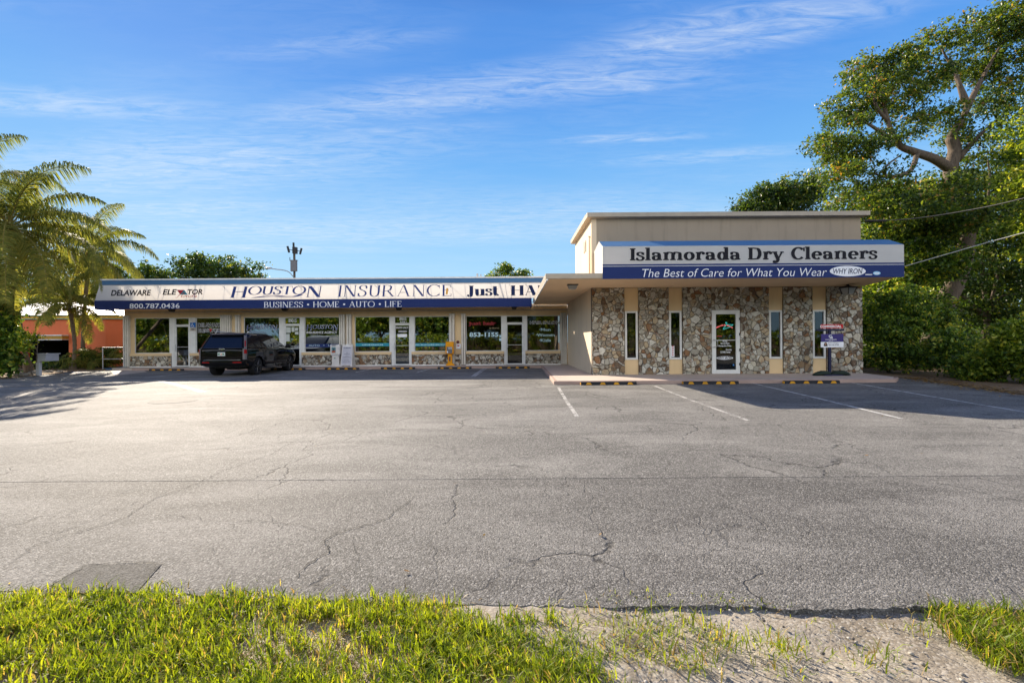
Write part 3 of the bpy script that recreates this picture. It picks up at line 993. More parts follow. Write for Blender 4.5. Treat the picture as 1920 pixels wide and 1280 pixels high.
mb.box(XB0 + .25, XB1 - .25, 23.0, 23.05, .1, 3.5); mb.box(XB0 + .21, XB0 + .25, 19.22, 23.0, .1, 3.5); mb.box(XB1 - .25, XB1 - .21, 19.22, 23.0, .1, 3.5)
mb.box(XB0 + .21, XB1 - .21, 19.22, 23.0, 3.5, 3.53); mb.box(XB0 + .21, XB1 - .21, 19.22, 23.0, .08, .12)
mb.box(XB0 + 2, XB1 - 2, 20.6, 20.9, .12, 1.1)
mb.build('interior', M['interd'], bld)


def framed(parent, name, x0, x1, z0, z1, y, t, d, fm, gm, label=None):
    mb = MB()
    mb.box(x0, x0 + t, y - d, y + d, z0, z1); mb.box(x1 - t, x1, y - d, y + d, z0, z1)
    mb.box(x0 + t, x1 - t, y - d, y + d, z1 - t, z1); mb.box(x0 + t, x1 - t, y - d, y + d, z0, z0 + t)
    o = mb.build(name, fm, parent, bevel=.006)
    g = MB(); g.box(x0 + t - .003, x1 - t + .003, y - .004, y + .004, z0 + t - .003, z1 - t + .003)
    g.build('pane', gm, o)
    if label: o['label'] = label
    return o


wo = []
for (a, b) in wins_r:
    wo.append(framed(bld, 'window', XR(a), XR(b), zw0, zw1, 19.0, .075, .05, M['white'], M['glassk']))
mb = MB(); mb.box(XR(1258), XR(1273.5), 19.06, 19.07, zw0 + .12, ZR(615, 1265)); mb.build('poster', plain('pale poster', (.42, .44, .42), .6), wo[1])
mb = MB(); mb.box(XR(1258), XR(1264), 18.985, 18.99, zw0 + .1, ZR(648, 1262)); mb.build('sticker', M['letter'], wo[1])
mb = MB()
for k in range(5): mb.box(XR(1259.5), XR(1262.5), 18.982, 18.984, zw0 + .16 + k * .085, zw0 + .20 + k * .085)
mb.build('sticker_print', M['red'], wo[1])
mb = MB(); mb.box(XR(1178.5), XR(1189), 19.08, 19.09, ZR(622, 1183), ZR(588, 1183)); mb.box(XR(1180), XR(1190), 19.10, 19.11, ZR(664, 1183), ZR(624, 1183)); mb.build('curtain', plain('pale curtain', (.34, .35, .34), .7), wo[0])
mb = MB(); mb.lathe([(0, 0), (.075, 0), (.075, .24), (.05, .28), (.05, .33), (0, .33)], (XR(1540), 19.14, zw0 + .075), 2, 14)
jug = tag(mb.build('detergent_jug', plain('yellow jug', (.75, .62, .02), .4)), 'yellow jug with pale cap standing on the sill behind window beside the sign', 'jug')
mb = MB(); mb.lathe([(0, .331), (.052, .331), (.052, .40), (0, .40)], (XR(1540), 19.14, zw0 + .075), 2, 14); mb.build('cap', M['letter'], jug)
mb = MB(); mb.tube([(XR(1527), 19.3, zw0 + .3), (XR(1532), 19.25, ZR(625, 1530)), (XR(1537), 19.3, ZR(600, 1536))], .03)
tag(mb.build('broom_handle', plain('yellow plastic', (.62, .50, .03), .5)), 'yellow pole leaning inside the narrow window by the sign', 'pole')
mb = MB(); mb.tube([(XR(1524), 19.35, zw0 + .7), (XR(1527), 19.32, ZR(625, 1526)), (XR(1530.5), 19.35, ZR(612, 1530))], [.07, .13, .04])
tag(mb.build('draped_cloth', plain('blue cloth', (.06, .22, .42), .8)), 'blue cloth hanging inside narrow window behind the sign', 'cloth')
# door
x0, x1 = XR(door_r[0]), XR(door_r[1])
dr = framed(bld, 'door', x0, x1, ZW + .005, zd1, 18.96, .16, .045, M['white'], M['glassk'])
mb = MB(); mb.box(x0 + .17, x1 - .17, 18.93, 18.99, 1.43, 1.46); mb.build('push_bar', M['steel'], dr)
mb = MB(); mb.tube([(x0 + .06, 18.90, 1.18), (x0 + .06, 18.80, 1.18), (x0 + .16, 18.78, 1.22), (x0 + .16, 18.78, 1.42), (x0 + .06, 18.80, 1.46), (x0 + .06, 18.90, 1.46)], .016); mb.build('handle', M['steel'], dr, smooth=True)
for zz in (.5, 1.06, 1.68, 2.28):
    mb = MB(); mb.box(x1 - .035, x1 - .002, 18.895, 18.914, zz - .05, zz + .05); mb.build('hinge', M['dark'], dr)
OD = (0, 18.945, 0)
for s, bx in [('HOURS', (1355, 636.5, 1363.5, 641)), ('8am-6:30pm', (1351, 642, 1367.5, 645.5)), ('Monday thru Friday', (1347, 646.5, 1371.5, 650.5)), ('Saturday', (1361, 653.5, 1372, 657.5)), ('CLOSED Sunday', (1350.5, 658, 1369.5, 662.5))]:
    sans(s, bx, OD, FRONT, 'lettering', M['letter'], dr, .02)
p = onplane(1358.8, 671, OD, FRONT)
mb = MB(); mb.add([(p[0] + .33 * math.cos(a), p[1] - .004, p[2] + .065 * math.sin(a)) for a in np.linspace(0, 6.2832, 33)[:-1]], [tuple(range(32))]); mb.build('oval_decal', M['letter'], dr)
sans('WHY IRON', (1345.5, 668.6, 1372, 673.2), OD, FRONT, 'lettering', M['black'], dr, .02, .3, .010)
mb = MB(); mb.box(XR(1342.5), XR(1352), 18.936, 18.94, ZR(630.8), ZR(629.2)); mb.build('red_sticker', M['red'], dr)
mb = MB(); mb.box(XR(1372.2), XR(1375), 18.936, 18.94, ZR(685.5), ZR(682.6)); mb.build('blue_sticker', plain('blue sticker', (.06, .2, .5), .5), dr)
# neon sign hanging behind the door glass
neon = thing('neon_sign', 'small pink and teal neon hanger sign glowing behind the door glass', 'neon sign', tuple(at(1358, 612, 19.1)))
PN = lambda px, py: tuple(at(px, py, 19.08))
mb = MB(); mb.tube([PN(1361.5, 606.5), PN(1360, 604.8), PN(1361, 603.8), PN(1363, 605), PN(1362, 608.3), PN(1374.8, 608.6), PN(1368, 613), PN(1356, 617.5), PN(1356.5, 615.3), PN(1362, 608.3)], .014, 6)
mb.build('hanger_tube', emit('teal neon', (.05, .55, .6), 1.2), neon)
txt = 'Islamorada Dry Cleaners'; pk = emit('pink neon', (.9, .22, .28), 1.0)
mb = MB()
for i, ch in enumerate(txt):
    if ch == ' ': continue
    t = (i + .5) / len(txt); px = 1343 + 31 * t; py = 614.8 - 4 * 4 * t * (1 - t) * 1.35
    hh = 1.6 if ch.isupper() or ch in 'ldi' else 1.0
    mb.tube([PN(px - .45, py + .8), PN(px - .3, py + .8 - hh * 1.4), PN(px + .35, py + .2), PN(px + .45, py + .8)], .012, 5)
mb.build('script_tube', pk, neon)

# canopy
cn = MB()
cpoly = [(1.25, YC + .06), (13.0, YC + .06), (13.75, 18.9), (13.9, 19.0), (XB0 - .002, 19.0 - .075), (XB0 - .002, 27.3), (1.25, 27.3)]
cn.prism([(1.25, YC + .06), (13.0, YC + .06), (13.9, 18.925), (XB0 - .005, 18.925), (XB0 - .005, 27.3), (1.25, 27.3)], 2, ZS, ZS + .10)
cn.build('canopy', M['soffit'], bld)
gt = MB()
gt.prism([(YC + .06, ZS - .015), (YC - .03, ZS - .01), (YC - .06, ZS + .155), (YC + .06, ZS + .165)], 0, 1.13, 13.06)
gt.prism([(1.25, ZS - .015), (1.16, ZS - .01), (1.13, ZS + .155), (1.25, ZS + .165)], 1, YC + .06, 26.0)
gt.build('canopy_fascia', M['gutter'], bld, bevel=.008)
gt = MB(); gt.tube([(1.19, YC - .01, ZS - .035), (1.19, 26.0, ZS - .035)], .03); gt.build('drip_edge', M['flash'], bld)

# right hand sign awning
YA = YC - .12
ZA = lambda py, px: at(px, py, YA)[2]
XA = lambda px: at(px, 490, YA)[0]
ax0, ax1 = XA(1130), XA(1695)
z_b, z_m, z_t = ZA(521.3, 1400), ZA(496.8, 1400), ZA(460.2, 1400)
aw = thing('sign_awning', 'white and navy sign awning over the stone front reading Islamorada Dry Cleaners', 'awning', ((ax0 + ax1) / 2, YA, z_b))
mb = MB(); mb.quad((ax0, YA, z_m), (ax1, YA, z_m), (ax1, YA, z_t), (ax0, YA, z_t)); mb.build('sign_panel', M['panel_r'], aw)
mb = MB(); mb.box(ax0, ax1, YA - .004, YA + .02, z_b, z_m + .05); mb.build('valance', M['navy'], aw)
mb = MB(); mb.box(ax0, ax1, YA - .010, YA - .005, z_m - .022, z_m - .008); mb.build('valance_trim', M['flash'], aw)
yr_, zr_ = YA + .65, z_t + .30
mb = MB(); mb.quad((ax0, YA, z_t + .001), (ax1, YA, z_t + .001), (ax1 - .0, yr_, zr_), (ax0, yr_, zr_)); mb.quad((ax0, yr_, zr_), (ax1, yr_, zr_), (XB1 - .1, 18.9, zr_ + .1), (ax0 + .25, 18.9, zr_ + .1))
mb.build('canvas_top', M['blue'], aw)
mb = MB(); mb.quad((ax0, YA, z_b), (ax0, YA, z_t), (ax0, yr_, zr_), (ax0 + .25, 18.9, zr_ + .1), (ax0 + .25, 18.9, ZS + .17), (ax0, YC + .4, ZS + .17), (ax0, YC + .2, z_b)); mb.build('end_panel', M['panel_r'], aw); mb = MB(); mb.quad((ax1, YA, z_t), (ax1, YA, z_b), (ax1, YC + .2, ZS + .17), (ax1, 18.9, ZS + .17), (ax1, 18.9, zr_ + .1), (ax1, yr_, zr_))
mb.build('end_panel', M['panel_r'], aw)
mb = MB()
for k in range(7):
    x = ax0 + .03 + (ax1 - ax0 - .06) * k / 6
    mb.tube([(x, YA + .04, z_b), (x, YA + .04, z_t - .03), (x, yr_, zr_ - .04)], .02, 6)
for z in (z_m, z_t - .03): mb.tube([(ax0 + .03, YA + .04, z), (ax1 - .03, YA + .04, z)], .02, 6)
mb.build('support_frame', M['steel'], aw)
OA = (0, YA, 0)
Serif(.24, .10, .065, .10).write('Islamorada Dry Cleaners', .06).put((1181, 463.2, 1645, 493.5), OA, FRONT, 'lettering', M['black'], aw, .008)
sans('The Best of Care for What You Wear', (1204, 503.2, 1550, 518.6), OA, FRONT, 'slogan_lettering', M['letter'], aw, -.008, .22, .012)
p = onplane(1589, 508.4, OA, FRONT)
mb = MB(); mb.add([(p[0] + .595 * math.cos(a), p[1] - .012, p[2] + .172 * math.sin(a) - .006 * math.cos(a)) for a in np.linspace(0, 6.2832, 49)[:-1]], [tuple(range(48))]); mb.build('oval_badge', M['letter'], aw)
sans('WHY IRON', (1561.5, 503.4, 1616.5, 513.4), OA, FRONT, 'badge_lettering', M['ink'], aw, .006, .2, .018)
mb = MB(); a_ = onplane(1622, 514.9, OA, FRONT); b_ = onplane(1635, 513.6, OA, FRONT); mb.box(a_[0], b_[0], YA - .013, YA - .011, a_[2] - .012, a_[2] + .014); mb.build('white_dash', M['letter'], aw)
p = onplane(1643.5, 512.2, OA, FRONT)
mb = MB(); mb.add([(p[0] + .125 * math.cos(a), p[1] - .012, p[2] + .062 * math.sin(a)) for a in np.linspace(0, 6.2832, 25)[:-1]], [tuple(range(24))]); mb.build('maker_badge', plain('pale blue badge', (.25, .5, .72), .5), aw)
mb = MB(); mb.box(p[0] - .07, p[0] + .07, YA - .0155, YA - .0135, p[2] - .035, p[2] - .012); mb.box(p[0] - .085, p[0] + .085, YA - .0155, YA - .0135, p[2] + .0, p[2] + .022); mb.build('badge_print', M['letter'], aw)

# ------------------------------------------------------------------ left hand building: the strip of shops
st = thing('strip_building', 'long low tan strip of four shops with stone bases and large windows', 'building', (-10, 27.35, 0))
XL = lambda px: at(px, 640, YL)[0]
ZL = lambda py, px=700: at(px, py, YL)[2]
zt, zb_, zs = ZL(593.2), ZL(659.6), ZL(664.6)
XS0, XS1 = XL(233), XB0 - .003
mb = MB()
mb.box(XS0, XS1, YL, YL + .2, zt, 3.44); mb.box(XS0, XS0 + .2, YL + .2, 37, 0, 3.44); mb.box(XS0, XS1, 37, 37.2, 0, 3.44)
mb.build('wall', M['tan'], st)
mb = MB(); mb.box(XS0 - .1, XS1, YL + .0, 37.3, 3.445, 3.6); mb.build('roof', M['flash'], st)
mb = MB(); mb.box(XS0 - .05, 1.12, 26.03, YL - .002, 3.37, 3.43); mb.build('soffit', M['soffit'], st)
mb = MB(); mb.box(XS0, XS1, YL - .03, YL - .002, zt + .28, zt + .36); mb.build('header_trim', M['trim'], st)
mb = MB()
mb.box(XS0 + .2, XS1, 33.0, 33.05, 0, 3.4); mb.box(XS0 + .2, XS1, YL + .22, 33, 3.40, 3.43); mb.box(XS0 + .2, XS1, YL + .22, 33, .08, .11)
for px in (440, 645, 858): mb.box(XL(px) - .05, XL(px) + .05, YL + .22, 33, .1, 3.4)
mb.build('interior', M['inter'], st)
for (a, b) in [(244.6, 252), (435.2, 442.8), (452.2, 457), (648.2, 650.3), (660.2, 665), (853.2, 864.8), (1050.9, 1064.2)]:
    mb = MB(); mb.box(XL(a), XL(b), YL + .01, YL + .2, ZW - .02, zt); mb.build('pilaster', M['tan'], st)
bases = [(245, 322), (357, 414.8), (457.1, 530), (566, 636.8), (661, 734), (772, 842.8), (853.5, 864.5), (873.7, 945), (985, 1050.8)]
for (a, b) in bases:
    stonework('stone_base', st, XL(a), XL(b), ZW - .02, zs - .003, YL - .075, .105, int(a), .045, .22)
    if b - a > 20:
        mb = MB(); mb.box(XL(a), XL(b), YL - .09, YL + .2, zs, zb_ - .002); mb.build('window_sill', M['tan'], st, bevel=.008)
        mb = MB(); mb.box(XL(a), XL(b), YL - .10, YL - .062, ZW, ZW + .05); mb.build('base_trim', M['flash'], st)
for (a, b) in [(318, 328), (355.2, 367), (524, 533), (563.4, 571), (731, 739), (769.3, 777), (941, 949), (981.3, 988)]:
    mb = MB(); mb.box(XL(a), XL(b), YL - .02, YL + .1, ZW if b - a > 99 else zb_ - .004, zt - .002)
    c = (a + b) / 2
    mb.build('mullion', M['white'], st, bevel=.005)
for (a, b) in [(322.1, 328), (355.2, 356.9), (530.1, 533), (563.4, 565.9), (734.1, 739), (769.3, 771.9), (945.1, 949), (981.3, 984.9)]:
    mb = MB(); mb.box(XL(a), XL(b), YL - .02, YL + .1, ZW, zb_ - .006); mb.build('door_post', M['white'], st)
for (a, b) in [(233.5, 244.5), (415, 435), (443, 452), (637, 648), (650.5, 660), (843, 853), (865, 873.5), (1051, 1062.5)]:
    x0, x1 = XL(a), XL(b); mb = MB(); n = max(2, int((x1 - x0) / .11))
    mb.box(x0, x1, YL - .03, YL + .01, ZW + .02, zt + .10)
    for k in range(n):
        xa = x0 + (x1 - x0) * k / n; xb = x0 + (x1 - x0) * (k + 1) / n
        mb.prism([(xa + .005, YL - .03), (xb - .005, YL - .03), (xb - .02, YL - .14), (xa + .02, YL - .14)], 2, ZW + .03, zt + .08)
    mb.box(x0 - .01, x1 + .01, YL - .16, YL - .031, zt + .085, zt + .13)
    mb.build('accordion_shutter', M['offwhite'], st)
W = []
for i, (a, b) in enumerate([(252, 318), (367, 414.8), (457, 524), (571, 636.8), (665, 731), (777, 842.8), (873.7, 941), (988, 1050.8)]):
    W.append(framed(st, 'window', XL(a), XL(b), zb_, zt, YL + .06, .035, .03, M['white'], M['glassd' if i < 6 else 'glassk']))
D = []
for i, (a, b) in enumerate([(328, 355), (533, 563.3), (739, 769.2), (949, 981.2)]):
    x0, x1 = XL(a), XL(b); ztr = ZL(607.5); g = M['glassd' if i < 3 else 'glassk']
    framed(st, 'transom', x0, x1, ztr + .002, zt, YL + .05, .05, .03, M['white'], g)
    d = framed(st, 'door', x0, x1, ZW + .01, ztr - .003, YL + .05, .075, .035, M['white'], g)
    D.append(d)
    mb = MB(); mb.tube([(x0 + .05, YL, 1.02), (x0 + .05, YL - .07, 1.04), (x0 + .09, YL - .08, 1.12), (x0 + .09, YL - .08, 1.30), (x0 + .05, YL - .07, 1.38), (x0 + .05, YL, 1.40)], .014, 6); mb.build('handle', M['steel'], d)
    mb = MB(); mb.box(x0 + .08, x1 - .08, YL + .0, YL + .06, 1.24, 1.27); mb.build('push_bar', M['steel'], d)
OW = (0, YL + .055, 0)
for i in (6, 7):
    pass
TR = [o for o in st.children if o.name.startswith('transom')]
sans('89015', (541, 597.5, 556, 604.5), (0, YL + .045, 0), FRONT, 'lettering', M['letter'], TR[1], .02)
sans('89015', (749, 595, 762, 600.5), (0, YL + .045, 0), FRONT, 'lettering', M['letter'], TR[2], .02)
sans('SUITE 1', (750, 602, 762, 605), (0, YL + .045, 0), FRONT, 'lettering', M['letter'], TR[2], .02)
Serif(.2, .06, .06, .05).write('ENTRANCE').put((742.5, 612.3, 766, 616), (0, YL + .045, 0), FRONT, 'lettering', M['letter'], D[2])
mb = MB(); a_ = onplane(745.5, 632, (0, YL + .03, 0), FRONT); b_ = onplane(763, 626, (0, YL + .03, 0), FRONT); mb.box(a_[0], b_[0], YL + .035, YL + .04, a_[2], b_[2]); mb.build('notice', M['letter'], D[2])
mb = MB(); a_ = onplane(747, 623, (0, YL + .03, 0), FRONT); b_ = onplane(763, 619.5, (0, YL + .03, 0), FRONT); mb.box(a_[0], b_[0], YL + .035, YL + .04, a_[2], b_[2]); mb.build('notice', plain('grey notice', (.35, .35, .38), .5), D[2])
mb = MB()
for (a, b, c, d) in [(535, 613, 545, 624), (546.5, 613, 552, 622), (553, 614, 559, 620), (536, 626, 543, 640), (553, 622, 559.5, 627)]:
    p0 = onplane(a, d, (0, YL + .03, 0), FRONT); p1 = onplane(c, b, (0, YL + .03, 0), FRONT); mb.box(p0[0], p1[0], YL + .036, YL + .040, p0[2], p1[2])
mb.build('notice', plain('pale notice', (.50, .54, .52), .5), D[1])


def outlined(s, bx, wnd, inner, outer, bold=.015, shear=0):
    sans(s, (bx[0] - .5, bx[1] - .5, bx[2] + .5, bx[3] + .5), OW, FRONT, 'lettering', outer, wnd, bold + .045, shear, .010)
    sans(s, bx, OW, FRONT, 'lettering', inner, wnd, bold - .005, shear, .018)


outlined('DELAWARE', (371.5, 605.8, 413.5, 613), W[1], M['black'], M['letter'], .02)
outlined('ELEVATOR', (372, 616, 413.5, 623), W[1], M['black'], M['letter'], .02)
p = onplane(395.5, 619.5, OW, FRONT)
mb = MB(); mb.add([(p[0] - .10, p[1] - .024, p[2] + .10), (p[0] + .10, p[1] - .024, p[2] + .10), (p[0], p[1] - .024, p[2] - .10)], [(0, 2, 1)]); mb.build('red_triangle', M['red'], W[1])
hs = dict(sizes=[1, .74, .74, .74, .74, .74, 1], raise_=[0, .26, .26, .26, .26, .26, 0])
for wi, bx, b2 in [(2, (462, 609.5, 520, 619), None), (3, (574.5, 609, 634, 618.5), (575, 620.8, 632, 625.2))]:
    Serif(.17, .08, .06, .05, .12).write('HOUSTON', .06, **hs).put((bx[0] - .4, bx[1] - .4, bx[2] + .4, bx[3] + .4), OW, FRONT, 'lettering', M['letter'], W[wi], .010)
    Serif(.13, .05, .06, .04, .12).write('HOUSTON', .07, **hs).put(bx, OW, FRONT, 'lettering', M['houston'], W[wi], .018)
    if b2: sans('INSURANCE AGENCY', b2, OW, FRONT, 'lettering', M['letter'], W[wi], .01, 0, .012)
mb = MB(); a_ = onplane(572, 661, OW, FRONT); b_ = onplane(636, 644.5, OW, FRONT); mb.box(a_[0], b_[0], OW[1] - .012, OW[1] - .008, a_[2] + .3, b_[2]); mb.build('navy_band', M['navy'], W[3])
sans('AUTO   \u2022   LIFE', (579, 645.6, 628, 649), OW, FRONT, 'lettering', M['pale'], W[3], .0, 0, .018)
tb = plain('teal band', (.03, .25, .34), .4)
for wi, (a, b), (t0, t1) in [(4, (666, 730), (679, 716)), (5, (778, 842), (779, 834))]:
    p0 = onplane(a, 649.3, OW, FRONT); p1 = onplane(b, 642.8, OW, FRONT)
    mb = MB(); mb.box(p0[0], p1[0], OW[1] - .012, OW[1] - .008, p0[2], p1[2]); mb.build('teal_band', tb, W[wi])
    mb = MB(); rr = random.Random(wi); x = onplane(t0, 646, OW, FRONT)[0]; xe = onplane(t1, 646, OW, FRONT)[0]; zc = (p0[2] + p1[2]) / 2
    while x < xe:
        w = rr.uniform(.03, .09); mb.box(x, x + w, OW[1] - .016, OW[1] - .013, zc - .025, zc + rr.uniform(.015, .03)); x += w + rr.uniform(.015, .04)
    mb.build('band_print', M['pale'], W[wi])
outlined('just hair', (878.5, 603, 930, 611), W[6], M['black'], M['red'], .0)
sans('853-1155', (880.3, 623, 934.5, 631.3), OW, FRONT, 'lettering', M['pale'], W[6], .03, 0, .012)
sans('by Brenda', (917, 613.5, 936, 617), OW, FRONT, 'lettering', plain('tan lettering', (.45, .36, .22), .5), W[6], .0, .4, .012)
outlined('HAIR SALON', (994, 602, 1049, 607.2), W[7], M['black'], M['letter'], .01)
sans('\u00b7Men', (1011, 615, 1032.5, 620.6), OW, FRONT, 'lettering', M['pale'], W[7], .02, 0, .012)
sans('\u00b7Women', (1005, 625, 1040, 630.6), OW, FRONT, 'lettering', M['pale'], W[7], .02, 0, .012)
sans('\u00b7Kids', (1010.5, 635, 1033, 640.6), OW, FRONT, 'lettering', M['pale'], W[7], .02, 0, .012)
mb = MB()
for (a, b, c, d) in [(936, 634, 940, 639), (936.5, 628, 940, 632), (936, 656.5, 940, 658.3)]:
    p0 = onplane(a, d, OW, FRONT); p1 = onplane(c, b, OW, FRONT); mb.box(p0[0], p1[0], OW[1] - .012, OW[1] - .008, p0[2], p1[2])
mb.build('sticker', M['pale'], W[6])
# strip lights on the salon ceiling, seen through the glass
for i, (x, y, lab) in enumerate([(XL(925) - .3, 29.2, 'lit fluorescent ceiling panel behind the phone number window'), (XL(1012), 29.6, 'lit fluorescent ceiling panel behind the hair salon window')]):
    mb = MB(); mb.box(x - .55, x + .75, y, y + .5, 3.34, 3.395); o = tag(mb.build('ceiling_light', M['white']), lab, 'ceiling light', 'salon ceiling lights')
    mb = MB(); mb.box(x - .5, x + .7, y + .05, y + .45, 3.325, 3.338); mb.build('diffuser', emit('fluorescent', (1.0, .82, .55), .8), o)
mb = MB(); mb.box(XL(890), XL(935), 30.6, 31.2, .12, 1.0)
mb.box(XL(905), XL(918), 30.4, 30.59, 1.0, 1.5)
tag(mb.build('salon_counter', M['interd']), 'dark counter inside the salon behind the phone number window', 'counter')

# long sign awning
YV = 26.0
zv0, zv1 = at(620, 577.2, YV)[2], at(620, 561.4, YV)[2]
zp1 = at(620, 531.8, 26.5)[2]; zbt = at(620, 523.4, 26.52)[2]; zfl = at(620, 520.9, 26.54)[2]
ax0, ax1 = at(177.5, 570, YV)[0], 1.06
px1_ = at(187, 532, 26.5)[0]
la = thing('sign_awning', 'long white and blue sign awning over the strip of four shops', 'awning', (-10, YV, zv0))
XE = 3.05
mb = MB(); mb.quad((ax0, YV, zv1), (ax1, YV, zv1), (XE, YV, zv1), (XE, 26.5, zp1), (px1_, 26.5, zp1)); mb.build('sign_panel', M['panel'], la)
mb = MB(); mb.box(ax0, ax1, YV - .012, YV + .012, zv0, zv1 + .02); mb.build('valance', M['navy'], la)
mb = MB(); mb.box(px1_ - .03, XE, 26.47, 26.54, zp1, zbt); mb.build('top_band', M['blue'], la)
mb = MB(); mb.box(px1_ - .05, XE, 26.44, 26.9, zbt + .002, zfl); mb.build('top_flashing', M['flash'], la)
mb = MB(); mb.quad((ax0, YV, zv0), (ax0, YV, zv1), (px1_, 26.5, zp1), (px1_, 27.3, zp1), (ax0, 27.3, zv0)); mb.build('end_panel', M['navy'], la)
mb = MB(); mb.box(ax1 - .02, ax1 + .02, YV, 27.2, zv0, zv1); mb.build('valance_return', M['navy'], la)
mb = MB(); n = 13
for k in range(n):
    x = ax0 + .35 + (XE - ax0 - .5) * k / (n - 1) + rs.uniform(-.15, .15)
    mb.tube([(x, 26.30, 3.62), (x + rs.uniform(-.1, .1), 26.62, zp1 + .05)], .014, 6)
    if k % 4 == 2: mb.box(x + .45, x + .60, 26.12, 26.2, zv1 + .02, zv1 + .12); mb.tube([(x + .5, 26.3, 3.62), (x + .5, 26.55, zp1)], .035, 6)
    mb.tube([(x + .2, 26.95, 3.62), (x + .35, 26.9, zp1 - .25), (x + .75, 26.6, zp1)], .015, 6)
    if k % 2: mb.tube([(x, 26.4, zp1 - .1), (x + .9, 26.3, zv1)], .013, 5)
    mb.tube(cr([(x + .6, 26.25, zv1), (x + .95, 26.4, zv1 + .3), (x + 1.0, 26.6, zp1)], 5), .012, 5)
for y, z in ((26.1, zv1 + .04), (26.55, zp1 + .02), (26.95, 3.64)): mb.tube([(px1_ + .1, y, z), (XE - .1, y, z)], .025, 6)
mb.build('support_frame', M['steel'], la)
nP = np.cross((1, 0, 0), (0, .5, zp1 - zv1)); nP = nP / np.linalg.norm(nP)
if nP[1] > 0: nP = -nP
OP = (0, YV, zv1)
sans('DELAWARE', (208, 543.6, 284, 554.6), OP, nP, 'lettering', M['black'], la, .028, .22, .01)
sans('ELE', (305, 542.5, 332, 552.8), OP, nP, 'lettering', M['black'], la, .028, .22, .01)
sans('TOR', (352, 542.2, 380, 552.3), OP, nP, 'lettering', M['black'], la, .028, .22, .01)
for tri, mt, nm in [([(331.5, 543.5), (346, 543.5), (338.5, 552.5)], 'red', 'red_triangle'), ([(337.5, 552.6), (352, 552.4), (345.5, 543.8)], 'teal', 'teal_triangle')]:
    P = [onplane(x, y, OP, nP) + nP * (.008 if mt == 'red' else .009) for x, y in tri]; mb = MB(); mb.add(P, [(0, 1, 2)]); mb.build(nm, M[mt], la)
sf = Serif(.05, .03, 0, 0, .35)
for pts in [[(.0, .1), (.25, .0), (.45, .5), (.55, 1.1), (.3, 1.0), (.9, 1.15)], [(.2, .55), (.6, .6)], [(.85, .3), (1.15, 1.1), (1.0, 1.0), (.95, .1), (1.15, .15)], [(1.45, .5), (1.2, .3), (1.35, .05), (1.55, .3), (1.45, .5), (1.75, .4)],
            [(1.75, .5), (1.8, .05), (1.85, .4), (2.05, .5)], [(2.15, .5), (2.1, .08), (2.3, .15)], [(2.75, .4), (2.5, .5), (2.4, .1), (2.65, .15), (2.95, 1.1), (2.75, .2), (2.9, .05)], [(3.4, .4), (3.15, .5), (3.05, .1), (3.3, .2), (3.42, .45), (3.4, .05), (3.6, .1)]]:
    sf.curve(pts, K=.075, k=.06)
sf.put((329, 548.5, 370, 558.5), OP, nP, 'script_lettering', M['red'], la, .016)
sans('800.787.0436', (243, 568.8, 337, 578.0), (0, YV - .012, 0), FRONT, 'phone_lettering', M['letter'], la, .012, 0, .006)
Serif(.155, .045, .055, .03, .16).write('HOUSTON', .03, **hs).put((431, 536.5, 607, 557.6), OP, nP, 'lettering', M['houston'], la, .01)
sw = Serif(.05, .05, 0, 0)
sw.pen(cr([(0, .0), (.22, .40), (.45, .55), (.70, .30), (.86, .30), (1.0, .95)], 10), K=.10, k=.085)
sw.pen(cr([(.02, .0), (.22, .22), (.45, .34), (.66, .08), (.86, .04)], 10), K=.08, k=.06)
sw.pen(cr([(.19, .72), (.42, .78), (.66, .50), (.90, .56)], 10), K=.08, k=.06)
sw.put((470, 552.3, 570, 558.4), OP, nP, 'swoosh', M['houston'], la, .014)
Serif(.115, .035, .055, .028, .1).write('INSURANCE', .10).put((633, 534.2, 848, 556.2), OP, nP, 'lettering', M['houston'], la, .01)
s1 = Serif(.30, .045, .06, .04); s1.write('Just', .05); s1.put((875.5, 535.6, 936, 556.6), OP, nP, 'lettering', M['ink'], la, .01)
s1 = Serif(.28, .045, .05, .04); s1.write('HAIR', .06); s1.put((957.5, 534.8, 1042, 553.8), OP, nP, 'lettering', M['ink'], la, .01)
Serif(.125, .055, .05, .035).write('BUSINESS . HOME . AUTO . LIFE', .09).put((495, 564.9, 753, 576.2), (0, YV - .012, 0), FRONT, 'lettering', M['letter'], la, .006)
mb = MB(); p = onplane(837.5, 546, OP, nP) + nP * .014
q = [onplane(a, b, OP, nP) + nP * .016 for a, b in [(836, 552), (839.5, 552), (840, 540.5), (837, 540.5)]]; mb.quad(*q); mb.build('yellow_mark', M['yellow'], la)
